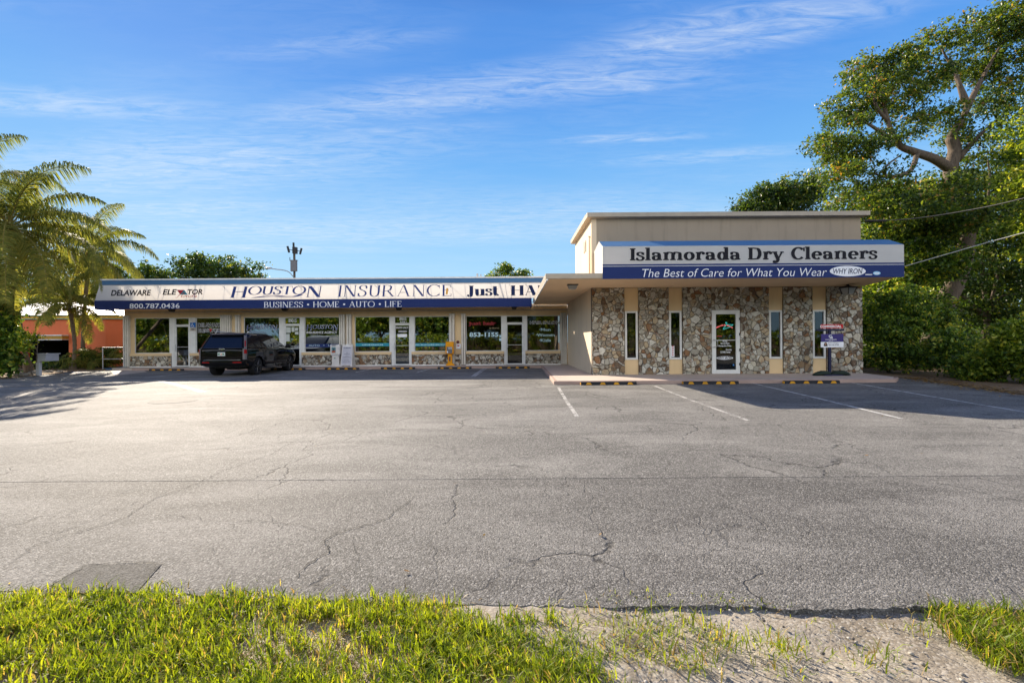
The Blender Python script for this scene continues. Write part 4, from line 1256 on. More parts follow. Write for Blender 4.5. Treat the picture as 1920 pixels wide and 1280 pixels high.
# ------------------------------------------------------------------ neighbouring orange building
YO = 31.0
og = thing('orange_building', 'orange neighbour building with white metal hip roof behind the palms', 'building', (at(100, 640, YO)[0], YO, 0))
xo0, xo1 = at(-90, 640, YO)[0], at(198, 640, YO)[0]
ze = at(150, 597.5, YO)[2]
org = stucco('orange stucco', (.68, .185, .085), .12)
co0, co1 = at(50, 640, YO)[0], at(129, 640, YO)[0]; zc_ = at(90, 637, YO)[2]
xo2 = xo1 + 3.6
mb = MB()
mb.box(xo0, co0, YO, YO + .2, -.1, ze); mb.box(co1, xo1, YO, YO + .2, -.1, ze); mb.box(co0, co1, YO, YO + .2, zc_, ze)
mb.prism([(xo1, YO), (xo2, YO + 2.6), (xo2, YO + 12), (xo1 - .2, YO + 12), (xo1 - .2, YO + .2)], 2, -.1, ze)
mb.build('wall', org, og)
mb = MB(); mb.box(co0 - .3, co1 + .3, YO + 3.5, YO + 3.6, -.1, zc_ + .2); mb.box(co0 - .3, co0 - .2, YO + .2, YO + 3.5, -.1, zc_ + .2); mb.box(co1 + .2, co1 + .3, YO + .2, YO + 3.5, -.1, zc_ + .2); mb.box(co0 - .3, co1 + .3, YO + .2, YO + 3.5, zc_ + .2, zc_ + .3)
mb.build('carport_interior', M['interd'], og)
for nm, a, b, mt in [('eave_band', 0, .055, plain('sea green trim', (.16, .40, .32), .6)), ('eave_band', .057, .19, plain('gold trim', (.60, .36, .06), .6)), ('eave_band', .192, .25, plain('sea green trim', (.16, .40, .32), .6))]:
    mb = MB(); mb.box(xo0, xo1 + .1, YO - .16, YO - .002, ze - .03 + a, ze - .03 + b)
    mb.prism([(xo1 + .102, YO - .16), (xo2 + .2, YO + 2.35), (xo2 + .1, YO + 2.5), (xo1 + .05, YO - .002)], 2, ze - .03 + a, ze - .03 + b)
    mb.build(nm, mt, og)
mb = MB(); zr = ze + .23
A = [(xo0, YO - .3, zr), (xo1 + .15, YO - .3, zr), (xo2 + .3, YO + 2.35, zr), (xo2 + .3, YO + 12, zr), (xo0, YO + 12, zr)]
mb.add(A + [(xo0, YO + 6, zr + 1.35), (xo1 - 3.5, YO + 6, zr + 1.35)], [(0, 1, 6, 5), (1, 2, 6), (2, 3, 6), (3, 4, 5, 6)])
nrf = NT('ribbed white metal roof'); wv = nrf.N.new('ShaderNodeTexWave'); wv.inputs['Scale'].default_value = 1.1; wv.bands_direction = 'X'; nrf.L.new(nrf.obj(), wv.inputs['Vector'])
nrf.bump(nrf.ramp(wv.outputs['Fac'], [(.86, 0.0), (.95, 1.0)]), 1.0, .06)
mb.build('roof', nrf.pr(nrf.mix(nrf.ramp(wv.outputs['Fac'], [(.9, 0.0), (.97, 1.0)]), (.74, .74, .73), (.42, .42, .42)), .45), og)
mb = MB(); mb.box(co0 - .4, co1, YO - .5, YO - .01, zc_ + .25, zc_ + .32); mb.box(co0 - .4, co1, YO - .48, YO - .01, zc_ - .02, zc_ + .03); mb.build('carport_trim', M['letter'], og)
mb = MB(); mb.box(co0 - .4, co1, YO - .47, YO - .012, zc_ + .032, zc_ + .248); mb.build('carport_fascia', plain('gold trim dark', (.42, .25, .05), .6), og)


# ------------------------------------------------------------------ foliage
def leaves(blobs, n, size, seed, clump=.42, flat=.35, inner=.35, per=26, asp=.5):
    """many small leaf faces gathered in clumps on and inside ellipsoids (cx,cy,cz,rx,ry,rz)"""
    g = np.random.default_rng(seed)
    B = np.array(blobs, float)
    wgt = (B[:, 3] * B[:, 5]) ** .9; wgt /= wgt.sum()
    nc = max(8, n // per)
    bi = g.choice(len(B), nc, p=wgt)
    d = g.normal(size=(nc, 3)); d /= np.linalg.norm(d, axis=1)[:, None]
    r = np.where(g.random(nc) < inner, g.random(nc) ** .5 * .75, .78 + .28 * g.random(nc))
    C = B[bi, :3] + d * r[:, None] * B[bi, 3:]
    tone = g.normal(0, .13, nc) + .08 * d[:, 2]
    cs = clump * (.6 + .8 * g.random(nc))
    ci = np.repeat(np.arange(nc), per); m = len(ci)
    off = g.normal(size=(m, 3)) * (cs[ci] * .5)[:, None]; off[:, 2] *= .6
    P = C[ci] + off
    ax = g.normal(size=(m, 3)) + d[ci] * .5; ax[:, 2] -= .25; ax /= np.linalg.norm(ax, axis=1)[:, None]
    up = g.normal(size=(m, 3)) * (1 - flat); up[:, 2] += flat * 1.6
    wd = np.cross(ax, up); wd /= np.maximum(1e-6, np.linalg.norm(wd, axis=1))[:, None]
    nn = np.cross(wd, ax)
    L = size * (.65 + .7 * g.random(m)); Wd = L * asp
    v0 = P - ax * (L * .5)[:, None]; v2 = P + ax * (L * .5)[:, None]
    mid = P + nn * (L * .10)[:, None]
    V = np.stack([v0, mid + wd * (Wd * .5)[:, None], v2, mid - wd * (Wd * .5)[:, None]], 1).reshape(-1, 3)
    rnd = np.clip(.42 + tone[ci] * 1.4 + g.normal(0, .25, m), 0, 1)
    return V, np.arange(m * 4), rnd


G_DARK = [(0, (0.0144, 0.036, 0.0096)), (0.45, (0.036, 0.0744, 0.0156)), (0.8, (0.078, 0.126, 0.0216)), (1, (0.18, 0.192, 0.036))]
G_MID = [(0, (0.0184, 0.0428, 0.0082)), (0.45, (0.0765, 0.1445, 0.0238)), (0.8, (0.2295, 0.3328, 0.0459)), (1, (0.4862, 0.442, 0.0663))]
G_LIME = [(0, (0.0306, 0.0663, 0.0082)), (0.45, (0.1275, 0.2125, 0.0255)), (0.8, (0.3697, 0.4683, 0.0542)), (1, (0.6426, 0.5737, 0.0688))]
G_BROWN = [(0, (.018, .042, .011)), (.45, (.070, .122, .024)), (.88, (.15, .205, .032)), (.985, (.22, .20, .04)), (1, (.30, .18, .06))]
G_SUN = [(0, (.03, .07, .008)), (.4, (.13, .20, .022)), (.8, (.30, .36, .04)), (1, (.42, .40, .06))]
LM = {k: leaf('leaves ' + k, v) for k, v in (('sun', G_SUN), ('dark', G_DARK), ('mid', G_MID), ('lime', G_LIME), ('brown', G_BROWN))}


def Bl(px, py, Y, r, depth=1.0, sq=1.0):
    c = at(px, py, Y); R = r * Y / F
    return (c[0], c[1], c[2], R, R * depth, R * sq)


def lobes(bl, k, seed, f=.42):
    g = np.random.default_rng(seed); out = []
    for b in bl:
        b = np.array(b, float)
        out.append((*b[:3], *(b[3:] * .72)))
        for _ in range(k):
            d = g.normal(size=3); d /= np.linalg.norm(d)
            out.append((*(b[:3] + d * b[3:] * .74), *(b[3:] * f * g.uniform(.6, 1.25))))
    return out


def plant(name, label, cat, base, blobs, n, size, mat, seed, limbs=(), group=None, trunk='trunk', **kw):
    t = thing(name, label, cat, base, 0, group)
    V, Fi, r = leaves(blobs, n, size, seed, **kw)
    mesh_np('crown' if cat == 'tree' else 'foliage', V, Fi, 4, LM[mat], t, r)
    if limbs:
        mb = MB()
        for pts, rad in limbs:
            P = cr(pts, 5); k = len(P)
            rr = [rad[0] + (rad[1] - rad[0]) * i / (k - 1) for i in range(k)]
            mb.tube(P, rr, 8)
        mb.build(trunk, M['bark'], t, smooth=True)
    return t


def auto_limbs(base, blobs, r0, seed, fork=.4):
    g = random.Random(seed); b = Vector(base)
    cen = Vector(np.mean([q[:3] for q in blobs], 0).tolist())
    f = b.lerp(cen, fork); f.x += g.uniform(-.3, .3)
    L = [([b, b.lerp(f, .5) + Vector((g.uniform(-.2, .2), 0, 0)), f], (r0, r0 * .7))]
    for q in blobs:
        e = Vector(q[:3]); m = f.lerp(e, .5) + Vector((g.uniform(-.4, .4), g.uniform(-.4, .4), g.uniform(-.1, .5)))
        L.append(([f, m, e], (r0 * .5, r0 * .10)))
    return L


# the big spreading tree on the right
P3 = lambda px, py, Y: tuple(at(px, py, Y))
base = (at(1735, 660, 25)[0], 25.0, 0.0)
bl = [Bl(1572, 255, 24, 46, 1.6, .8), Bl(1605, 185, 24, 48, 1.4, .7), Bl(1665, 200, 25, 60, 1.4, .7), Bl(1640, 115, 25, 40, 1.3, .6), Bl(1692, 118, 25, 44, 1.3, .6),
      Bl(1568, 325, 23.5, 42, 1.6, .7), Bl(1640, 270, 23, 45, 1.5, .5), Bl(1605, 375, 23, 52, 1.6, .7), Bl(1770, 85, 26, 62, 1.3, .5), Bl(1850, 62, 26, 62, 1.3, .55), Bl(1910, 100, 26, 55, 1.3, .6),
      Bl(1735, 150, 25, 40, 1.3, .5), Bl(1845, 225, 24, 62, 1.4, .7), Bl(1890, 260, 24.5, 55, 1.4, .9), Bl(1760, 215, 25, 48, 1.4, .45), Bl(1715, 365, 23, 70, 1.6, .5), Bl(1800, 350, 24.5, 40, 1.5, .6),
      Bl(1660, 405, 22.5, 62, 1.6, .6), Bl(1790, 405, 22.5, 70, 1.6, .55), Bl(1880, 380, 24, 65, 1.5, .8), Bl(1930, 30, 26, 60, 1.3, .8), Bl(1550, 280, 24, 34, 1.3, .7), Bl(1700, 240, 24, 46, 1.4, .5), Bl(1590, 300, 24.5, 50, 1.4, .9), Bl(1620, 150, 25, 40, 1.3, .7), Bl(1690, 160, 25.5, 50, 1.3, .7), Bl(1640, 350, 24, 60, 1.5, .5), Bl(1745, 385, 24, 60, 1.5, .7), Bl(1850, 320, 25.5, 70, 1.4, .8), Bl(1905, 180, 26, 60, 1.3, .9), Bl(1800, 130, 26.5, 50, 1.3, .5), Bl(1895, 40, 26, 60, 1.3, .7), Bl(1940, 110, 26, 70, 1.3, .9), Bl(1850, 120, 26.5, 45, 1.3, .5)]
lb = [([base, P3(1762, 590, 25), P3(1795, 520, 25), P3(1812, 450, 25), P3(1800, 380, 25), P3(1782, 325, 25), P3(1790, 285, 25), P3(1783, 258, 25)], (.48, .26)),
      ([P3(1784, 318, 25), P3(1752, 298, 24.6), P3(1715, 285, 24.4), P3(1684, 270, 24.2), P3(1665, 228, 24.2), P3(1652, 170, 24.4)], (.26, .07)),
      ([P3(1684, 270, 24.2), P3(1640, 240, 24), P3(1600, 215, 24)], (.12, .04)), ([P3(1665, 228, 24.2), P3(1640, 190, 24), P3(1648, 120, 24.5)], (.10, .04)),
      ([P3(1783, 258, 25), P3(1812, 205, 25.4), P3(1800, 160, 25.6), P3(1780, 110, 26)], (.20, .06)), ([P3(1812, 205, 25.4), P3(1845, 140, 25.8), P3(1880, 80, 26)], (.16, .05)), ([P3(1806, 190, 25.4), P3(1790, 140, 25.8), P3(1765, 90, 26)], (.10, .04)),
      ([P3(1795, 300, 25), P3(1830, 260, 24.6), P3(1870, 225, 24.3)], (.16, .05)), ([P3(1720, 288, 24.4), P3(1705, 322, 23.8), P3(1660, 332, 23.5), P3(1640, 325, 23.4)], (.13, .04)), ([P3(1660, 332, 23.5), P3(1662, 312, 23.4), P3(1690, 290, 23.4)], (.07, .03)),
      ([P3(1812, 450, 25), P3(1850, 400, 24.6), P3(1880, 350, 24.4)], (.20, .06)), ([P3(1845, 405, 24.6), P3(1856, 345, 24.4), P3(1852, 300, 24.4)], (.07, .03))]
t = thing('tree', 'tall spreading tree with open windswept crown and thick forked trunk', 'tree', base)
V, Fi, r = leaves([q for q in lobes(bl, 7, 3, .44)], 72000, .165, 3, clump=.36, flat=.45, inner=.25, per=26)
mesh_np('crown', V, Fi, 4, LM['brown'], t, r)
mb = MB()
for pts, rad in lb:
    P = cr(pts, 5); k = len(P); mb.tube(P, [rad[0] + (rad[1] - rad[0]) * i / (k - 1) for i in range(k)], 9)
mb.build('trunk', M['bark'], t, smooth=True)
# the dense growth below and behind it
for lab, bx, bls, n, mt, sd in [
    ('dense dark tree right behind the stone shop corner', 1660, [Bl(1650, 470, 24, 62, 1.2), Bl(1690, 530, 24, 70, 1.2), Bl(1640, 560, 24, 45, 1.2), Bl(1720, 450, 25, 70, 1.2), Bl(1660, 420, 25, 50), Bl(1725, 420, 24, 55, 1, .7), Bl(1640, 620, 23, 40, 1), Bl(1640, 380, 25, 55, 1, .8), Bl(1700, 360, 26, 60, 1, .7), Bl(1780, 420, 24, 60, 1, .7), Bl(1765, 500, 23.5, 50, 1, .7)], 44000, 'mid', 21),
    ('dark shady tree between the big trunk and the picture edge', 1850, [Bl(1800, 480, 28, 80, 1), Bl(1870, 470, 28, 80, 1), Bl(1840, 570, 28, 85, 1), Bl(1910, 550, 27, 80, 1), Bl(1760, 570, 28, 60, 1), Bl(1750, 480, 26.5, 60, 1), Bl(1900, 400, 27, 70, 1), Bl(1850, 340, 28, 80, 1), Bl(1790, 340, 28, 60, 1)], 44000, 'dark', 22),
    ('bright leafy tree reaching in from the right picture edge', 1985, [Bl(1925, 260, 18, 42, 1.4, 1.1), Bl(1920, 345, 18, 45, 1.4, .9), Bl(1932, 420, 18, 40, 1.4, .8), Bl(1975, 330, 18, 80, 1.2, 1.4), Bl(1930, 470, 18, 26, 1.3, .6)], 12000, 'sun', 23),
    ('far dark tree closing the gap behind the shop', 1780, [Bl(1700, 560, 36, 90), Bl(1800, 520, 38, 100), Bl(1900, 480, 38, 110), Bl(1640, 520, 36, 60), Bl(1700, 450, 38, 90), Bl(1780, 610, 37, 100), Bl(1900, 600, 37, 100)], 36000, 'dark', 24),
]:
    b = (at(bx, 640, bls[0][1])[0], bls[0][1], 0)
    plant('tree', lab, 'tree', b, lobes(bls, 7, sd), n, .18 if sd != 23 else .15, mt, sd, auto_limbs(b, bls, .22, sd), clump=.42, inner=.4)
for lab, bls, n, mt, sd in [
    ('leafy bush beside the stone corner with dark gap under it', [Bl(1668, 590, 20.5, 48, 1, 1.0), Bl(1715, 640, 19.6, 62, 1, .9), Bl(1660, 655, 20.2, 42, 1, 1.1), Bl(1770, 660, 18.6, 55, .9, .8), Bl(1745, 600, 20.5, 45, .9, .7), Bl(1700, 560, 21.5, 45, 1, .8), Bl(1790, 640, 19.2, 45, .9, .6), Bl(1800, 690, 17.4, 40, .7, .6)], 26000, 'mid', 31),
    ('bright rounded bush at the right picture edge by the asphalt', [Bl(1862, 680, 16.0, 48, .9, .8), Bl(1910, 660, 15.6, 58, .9, .9), Bl(1950, 680, 15, 60, .9, .9), Bl(1838, 700, 16.3, 30, .9, .7), Bl(1900, 620, 16.2, 36, .9, .7)], 20000, 'sun', 32)]:
    b = (bls[0][0], bls[0][1], 0.02)
    plant('bush', lab, 'bush', b, lobes(bls, 8, sd), n, .125, mt, sd, auto_limbs(b, bls, .06, sd, .2), clump=.24, inner=.2, trunk='stems', asp=.55)
# trees on the skyline
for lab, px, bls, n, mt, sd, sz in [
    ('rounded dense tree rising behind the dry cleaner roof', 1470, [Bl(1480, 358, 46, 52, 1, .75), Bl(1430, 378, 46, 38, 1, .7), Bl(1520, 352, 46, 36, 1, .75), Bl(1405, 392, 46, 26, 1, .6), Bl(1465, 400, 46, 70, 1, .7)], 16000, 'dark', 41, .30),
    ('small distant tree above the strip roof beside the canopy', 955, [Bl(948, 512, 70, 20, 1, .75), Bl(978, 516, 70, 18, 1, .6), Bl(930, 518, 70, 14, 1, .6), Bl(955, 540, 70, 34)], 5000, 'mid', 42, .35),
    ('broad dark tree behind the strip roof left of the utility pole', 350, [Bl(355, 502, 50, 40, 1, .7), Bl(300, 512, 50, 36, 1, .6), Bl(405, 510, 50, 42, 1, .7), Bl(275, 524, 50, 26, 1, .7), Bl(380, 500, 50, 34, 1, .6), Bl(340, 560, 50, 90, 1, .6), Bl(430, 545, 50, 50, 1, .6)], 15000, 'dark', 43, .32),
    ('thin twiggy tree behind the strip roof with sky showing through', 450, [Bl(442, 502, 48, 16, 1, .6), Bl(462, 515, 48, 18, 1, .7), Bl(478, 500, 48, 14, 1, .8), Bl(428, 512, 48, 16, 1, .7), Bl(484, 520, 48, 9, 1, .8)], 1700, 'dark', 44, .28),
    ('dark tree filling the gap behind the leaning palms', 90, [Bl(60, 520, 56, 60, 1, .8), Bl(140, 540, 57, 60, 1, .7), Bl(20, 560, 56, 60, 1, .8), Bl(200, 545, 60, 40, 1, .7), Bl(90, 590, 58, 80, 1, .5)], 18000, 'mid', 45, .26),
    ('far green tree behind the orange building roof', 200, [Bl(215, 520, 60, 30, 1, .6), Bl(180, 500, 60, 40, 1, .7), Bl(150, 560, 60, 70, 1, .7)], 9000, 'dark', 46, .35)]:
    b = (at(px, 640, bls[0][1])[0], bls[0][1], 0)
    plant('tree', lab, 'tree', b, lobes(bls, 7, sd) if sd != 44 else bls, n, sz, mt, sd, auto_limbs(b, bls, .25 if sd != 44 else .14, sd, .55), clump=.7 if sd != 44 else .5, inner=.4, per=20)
# woods beyond the lot on both sides and low growth under the right hand trees
g = random.Random(15)
wb = [(x, 52 + g.uniform(-3, 6) + abs(x + 40) * .12, g.uniform(1.5, 4.5), g.uniform(4, 6), 3.5, g.uniform(3, 4.5)) for x in np.arange(-110, -31, 3.6)] + [(x, 46 + g.uniform(-3, 5), g.uniform(1.5, 5), g.uniform(4, 6), 3.5, g.uniform(3, 5)) for x in np.arange(20, 110, 3.6)]
wb += [(62 + g.uniform(-3, 3), y, g.uniform(1.5, 5), 4, g.uniform(4, 6), g.uniform(3, 5)) for y in np.arange(10, 46, 4)] + [(-66 + g.uniform(-3, 3), y, g.uniform(1.5, 4.5), 4, g.uniform(4, 6), g.uniform(3, 4.5)) for y in np.arange(8, 50, 4)]
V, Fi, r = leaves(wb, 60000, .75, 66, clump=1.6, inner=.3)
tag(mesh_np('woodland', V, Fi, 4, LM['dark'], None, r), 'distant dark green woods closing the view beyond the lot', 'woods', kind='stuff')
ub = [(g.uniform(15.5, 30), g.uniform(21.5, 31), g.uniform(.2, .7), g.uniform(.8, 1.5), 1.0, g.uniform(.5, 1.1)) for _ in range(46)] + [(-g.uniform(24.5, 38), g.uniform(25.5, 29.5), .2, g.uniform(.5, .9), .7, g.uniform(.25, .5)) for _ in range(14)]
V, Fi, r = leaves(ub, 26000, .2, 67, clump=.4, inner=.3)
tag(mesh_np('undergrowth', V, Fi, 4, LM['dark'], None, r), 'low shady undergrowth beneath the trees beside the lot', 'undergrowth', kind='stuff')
# broad-leaved shrub in the left corner
bls = [Bl(-18, 560, 22, 30, .8, 1), Bl(2, 622, 21.6, 26, .8, 1), Bl(-14, 655, 21, 38, .8, .9), Bl(20, 664, 21.4, 17, .8, .9), Bl(-30, 520, 22.5, 36, .8, .8), Bl(2, 690, 20.6, 22, .8, .5), Bl(14, 590, 22, 12, .8, .8)]
b = (at(20, 640, 21.5)[0], 21.5, .02)
plant('shrub', 'dark broad leaved shrub in the left corner of the lot', 'shrub', b, bls, 13000, .17, 'mid', 51, auto_limbs(b, bls, .05, 51, .2), clump=.30, inner=.35, trunk='stems', asp=.7)
bls = [Bl(58, 634, 21.2, 11, .8, .7), Bl(46, 648, 21, 11, .8, .6), Bl(38, 626, 21.2, 12, .8, .6)]
b = (at(62, 640, 21.2)[0], 21.2, .02)
plant('shrub', 'sunlit lime green twigs beside the grey mailbox', 'shrub', b, bls, 700, .13, 'lime', 52, auto_limbs(b, bls, .03, 52, .4), clump=.3, inner=.3, trunk='stems', asp=.6)


# ------------------------------------------------------------------ palms
palm_m = leaf('palm leaflets', [(0, (.05, .08, .018)), (.4, (.145, .175, .038)), (.75, (.27, .26, .058)), (1, (.36, .27, .05))], .50, .6, .15, (1.45, 1.35, .8))
rach_m = plain('palm rib', (.22, .18, .05), .8, 0, .05)


def frond(parent, c, az, el, L, seed, droop=1.0, npair=96, lw=.046, tone=.4):
    g = np.random.default_rng(seed)
    n = 22
    t = np.linspace(0, 1, n)
    ang = el - droop * (t ** 1.25) * 1.9
    ang = np.maximum(ang, -1.45)
    ds = L / (n - 1)
    rr = np.concatenate([[0], np.cumsum(np.cos(ang[:-1]) * ds)]); zz = np.concatenate([[0], np.cumsum(np.sin(ang[:-1]) * ds)])
    sway = g.normal(0, .05) * rr ** 2 / L
    dirh = np.array((math.cos(az), math.sin(az), 0)); side = np.array((-math.sin(az), math.cos(az), 0)); upv = np.array((0, 0, 1.0))
    R = np.array(c) + rr[:, None] * dirh + zz[:, None] * upv + sway[:, None] * side
    mb = MB(); mb.tube([tuple(p) for p in R], [.035 * (1 - .85 * k) for k in t], 5)
    fr = mb.build('frond', rach_m, parent, smooth=True)
    tt = np.linspace(.14, .995, npair)
    tt = np.repeat(tt, 2); sg = np.tile((1.0, -1.0), npair)
    idx = tt * (n - 1); i0 = np.minimum(idx.astype(int), n - 2); fr_ = (idx - i0)[:, None]
    P = R[i0] * (1 - fr_) + R[i0 + 1] * fr_
    T = R[i0 + 1] - R[i0]; T /= np.linalg.norm(T, axis=1)[:, None]
    ll = L * .235 * np.clip(np.sin(math.pi * (tt * .88 + .10)) ** .6, .15, 1) * (.85 + .3 * g.random(len(tt)))
    D = side * sg[:, None] * .95 + T * .55 + upv * .12 + g.normal(0, .14, (len(tt), 3))
    D /= np.linalg.norm(D, axis=1)[:, None]
    Dn = D * .55 - upv * (.75 + .5 * g.random(len(tt)))[:, None] * 1.0; Dn /= np.linalg.norm(Dn, axis=1)[:, None]
    mid = P + D * (ll * .42)[:, None]; tip = mid + Dn * (ll * .58)[:, None]
    wv_ = T * (lw * .5)
    V = np.stack([P - wv_ * .6, P + wv_ * .6, mid + wv_, mid - wv_, tip + wv_ * .12, tip - wv_ * .12], 1).reshape(-1, 3)
    b = np.arange(len(tt))[:, None] * 6
    Fi = np.concatenate([b + np.array([0, 1, 2, 3]), b + np.array([3, 2, 4, 5])], 1).reshape(-1)
    rn = np.repeat(np.clip(tone + g.normal(0, .16, len(tt)), 0, 1), 2)
    off = np.array(parent.location)
    o = mesh_np('leaflets', V - off, Fi, 4, palm_m, None, rn); o.parent = fr
    return fr


def palm(label, base, crown, nf, L, seed, r0=.17, group='coconut palms', lo=-.75, hi=1.5):
    g = random.Random(seed)
    t = thing('palm_tree', label, 'palm', base, 0, group)
    b, c = Vector(base), Vector(crown)
    m = b.lerp(c, .5) + Vector((g.uniform(-.2, .2), 0, 0))
    P = cr([b, b.lerp(c, .25) + (m - b.lerp(c, .5)) * .8, m, c], 8); k = len(P)
    mb = MB()
    for i in range(1): mb.tube(P, [r0 * (1.45 - .9 * min(1, j / (k * .2)) if j < k * .2 else .62 + .06 * math.sin(j * 2.1)) for j in range(k)], 10)
    mb.build('trunk', M['palmbark'], t, smooth=True)
    mb = MB()
    for j in range(7):
        a = g.uniform(0, 6.28); mb.ball((c.x + .2 * math.cos(a), c.y + .2 * math.sin(a), c.z - .25 + g.uniform(-.12, .1)), (.10, .10, .13), 8, 5)
    mb.build('coconuts', plain('coconut husk', (.20, .14, .04), .6), t, smooth=True)
    for i in range(nf):
        f = i / nf
        az = i * 2.399963 + g.uniform(-.2, .2)
        el = hi + (lo - hi) * f ** .8 + g.uniform(-.12, .12)
        frond(t, tuple(c), az, el, L * g.uniform(.85, 1.1), seed * 100 + i, g.uniform(.6, 1.0), tone=.38 + .25 * f + g.uniform(-.08, .12))
    return t


def px_base(px, Y): return (at(px, 640, Y)[0], Y, 0.0)


palm('tall palm leaning over the left corner shrub', px_base(55, 24.5), P3(16, 428, 20.8), 36, 4.5, 1)
palm('short palm with slim trunk in front of the dark carport', px_base(136, 27), P3(130, 572, 27), 15, 2.6, 2, .15, lo=-.5)
palm('mid height palm whose fronds reach over the awning end', px_base(155, 30), P3(168, 474, 29), 25, 3.8, 3)
palm('tallest palm cut by the left picture edge', px_base(-60, 27), P3(-50, 350, 26.5), 20, 4.2, 4, .2)
yp = thing('young_palm', 'low young palm fronds behind the handrail at the orange wall', 'palm', px_base(196, 28.6), 0)
for i in range(13):
    frond(yp, px_base(196, 28.6), i * 2.4, 1.25 - .06 * i, 2.6, 700 + i, .85, 40, .05, .35)
yp = thing('young_palm', 'smallest palm tuft under the slim palm trunk', 'palm', px_base(165, 27.6), 0)
for i in range(9):
    frond(yp, px_base(165, 27.6), i * 2.4, 1.15 - .05 * i, 1.5, 800 + i, .9, 30, .05, .45)

bls = lobes([Bl(165, 668, 28.5, 16, .7, .8), Bl(186, 676, 28.3, 15, .7, .7), Bl(150, 680, 28.2, 14, .7, .6), Bl(205, 664, 29, 14, .7, .9)], 5, 53)
b = (at(172, 640, 28.4)[0], 28.4, .02)
plant('shrub', 'low dark planting between the slim palm and the handrail', 'shrub', b, bls, 5000, .14, 'dark', 53, auto_limbs(b, bls[:4], .03, 53, .3), clump=.25, inner=.3, trunk='stems')

# rocks and fallen leaves along the planter
for i, (px, py, s, lab) in enumerate([(28, 706, .22, 'flat grey rock under the shrub at far left'), (48, 703, .17, 'small brown rock between shrub and mailbox'), (58, 700, .2, 'round grey rock at the foot of the leaning palm'), (80, 700, .17, 'pale rock right of the mailbox post'), (100, 699, .13, 'smallest rock near the dark carport')]):
    c = gnd(px, py, .0); mb = MB(); mb.ball((c[0], c[1] + .3, s * .25), (s * 1.3, s, s * .6), 10, 7)
    v = mb.v[0]; v += np.random.default_rng(i).normal(0, s * .10, v.shape)
    tag(mb.build('rock', M['soil'], smooth=False), lab, 'rock', 'planter rocks')

# fallen leaves along the right hand planting and strewn over the lot
g = np.random.default_rng(91)
n = 900
t_ = g.random(n)
lx = np.concatenate([14.6 + g.normal(0, .35, n) - 1.6 * np.clip((17.7 - (17.8 - 6 * t_)) / 5.7, 0, 1), g.uniform(-12, 12, 70), g.uniform(-23, -20.5, 160)])
ly = np.concatenate([17.8 - 6 * t_, g.uniform(3, 15, 70), g.uniform(17, 25.5, 160)])
m = len(lx); sz = np.where(np.abs(lx) < 12, .012 + .014 * g.random(m), .03 + .035 * g.random(m)); az = g.random(m) * 6.28
d1 = np.column_stack([np.cos(az), np.sin(az), g.normal(0, .15, m)]) * sz[:, None]; d2 = np.column_stack([-np.sin(az), np.cos(az), g.normal(0, .2, m)]) * (sz * .5)[:, None]
C_ = np.column_stack([lx, ly, np.where(lx > 12.5, .036, np.where(lx < -20, .045, .018))])
V = np.stack([C_ - d1, C_ + d2, C_ + d1, C_ - d2], 1).reshape(-1, 3)
tag(mesh_np('fallen_leaves', V, np.arange(m * 4), 4, leaf('dry leaves', [(0, (.10, .055, .02)), (.5, (.22, .13, .05)), (1, (.34, .24, .10))], .2, .7, .1), None, g.random(m)), 'dry brown fallen leaves along the planting edge and on the lot', 'fallen leaves', kind='stuff')

# ------------------------------------------------------------------ across the road, seen mirrored in the shop windows
V, Fi, r = leaves([(x, -15.2, 1.2, 1.6, .9, 1.35) for x in np.arange(-78, 40, 2.0)], 90000, .26, 61, clump=.4, inner=.2)
hd = thing('hedge', 'long clipped green hedge across the road, mirrored in the shop windows', 'hedge', (0, -15.2, 0))
mesh_np('foliage', V, Fi, 4, LM['lime'], hd, r)
mb = MB(); mb.box(-79, 41, -15.6, -15.0, -.1, 1.6); mb.build('stems', M['bark'], hd)
g = random.Random(8)
for i, x in enumerate([-68, -60, -52, -44, -36, -28.5, -21, -14, -7, 0, 8, 17, 28]):
    y = -21 - g.uniform(0, 5); h = g.uniform(6.5, 9)
    bls = [(x + g.uniform(-2.4, 2.4), y + g.uniform(-1.5, 1.5), h * g.uniform(.42, .9), g.uniform(1.8, 3), 2.0, g.uniform(1.4, 2.2)) for _ in range(7)]
    plant('tree', ['bright green roadside tree mirrored in the shop windows', 'dark roadside tree mirrored in the shop windows'][i % 2], 'tree', (x, y, -.1), bls, 7000, .5, ['lime', 'mid'][i % 2], 70 + i, auto_limbs((x, y, -.1), bls, .25, i), 'roadside trees across the road', clump=1.0, inner=.4)

for i, x in enumerate([-78, -66, -55, -43, -31, -19, -6, 7, 20]):
    y = -33 - g.uniform(0, 4); h = g.uniform(10, 13)
    bls = [(x + g.uniform(-4, 4), y + g.uniform(-1.5, 1.5), h * g.uniform(.3, .9), g.uniform(2.6, 4), 2.4, g.uniform(2, 3)) for _ in range(9)]
    plant('tree', 'tall dark tree of the back row, mirrored above the hedge in the shop windows', 'tree', (x, y, -.1), bls, 5500, .75, 'dark', 170 + i, auto_limbs((x, y, -.1), bls, .3, i), 'back row of trees across the road', clump=1.3, inner=.4)

# ------------------------------------------------------------------ grass verge
grass_m = leaf('grass blades', [(0, (.06, .11, .010)), (.45, (.18, .25, .018)), (.82, (.34, .38, .035)), (.88, (.42, .38, .10)), (.94, (.36, .28, .15)), (1, (.22, .15, .085))], .5, .5, .25)


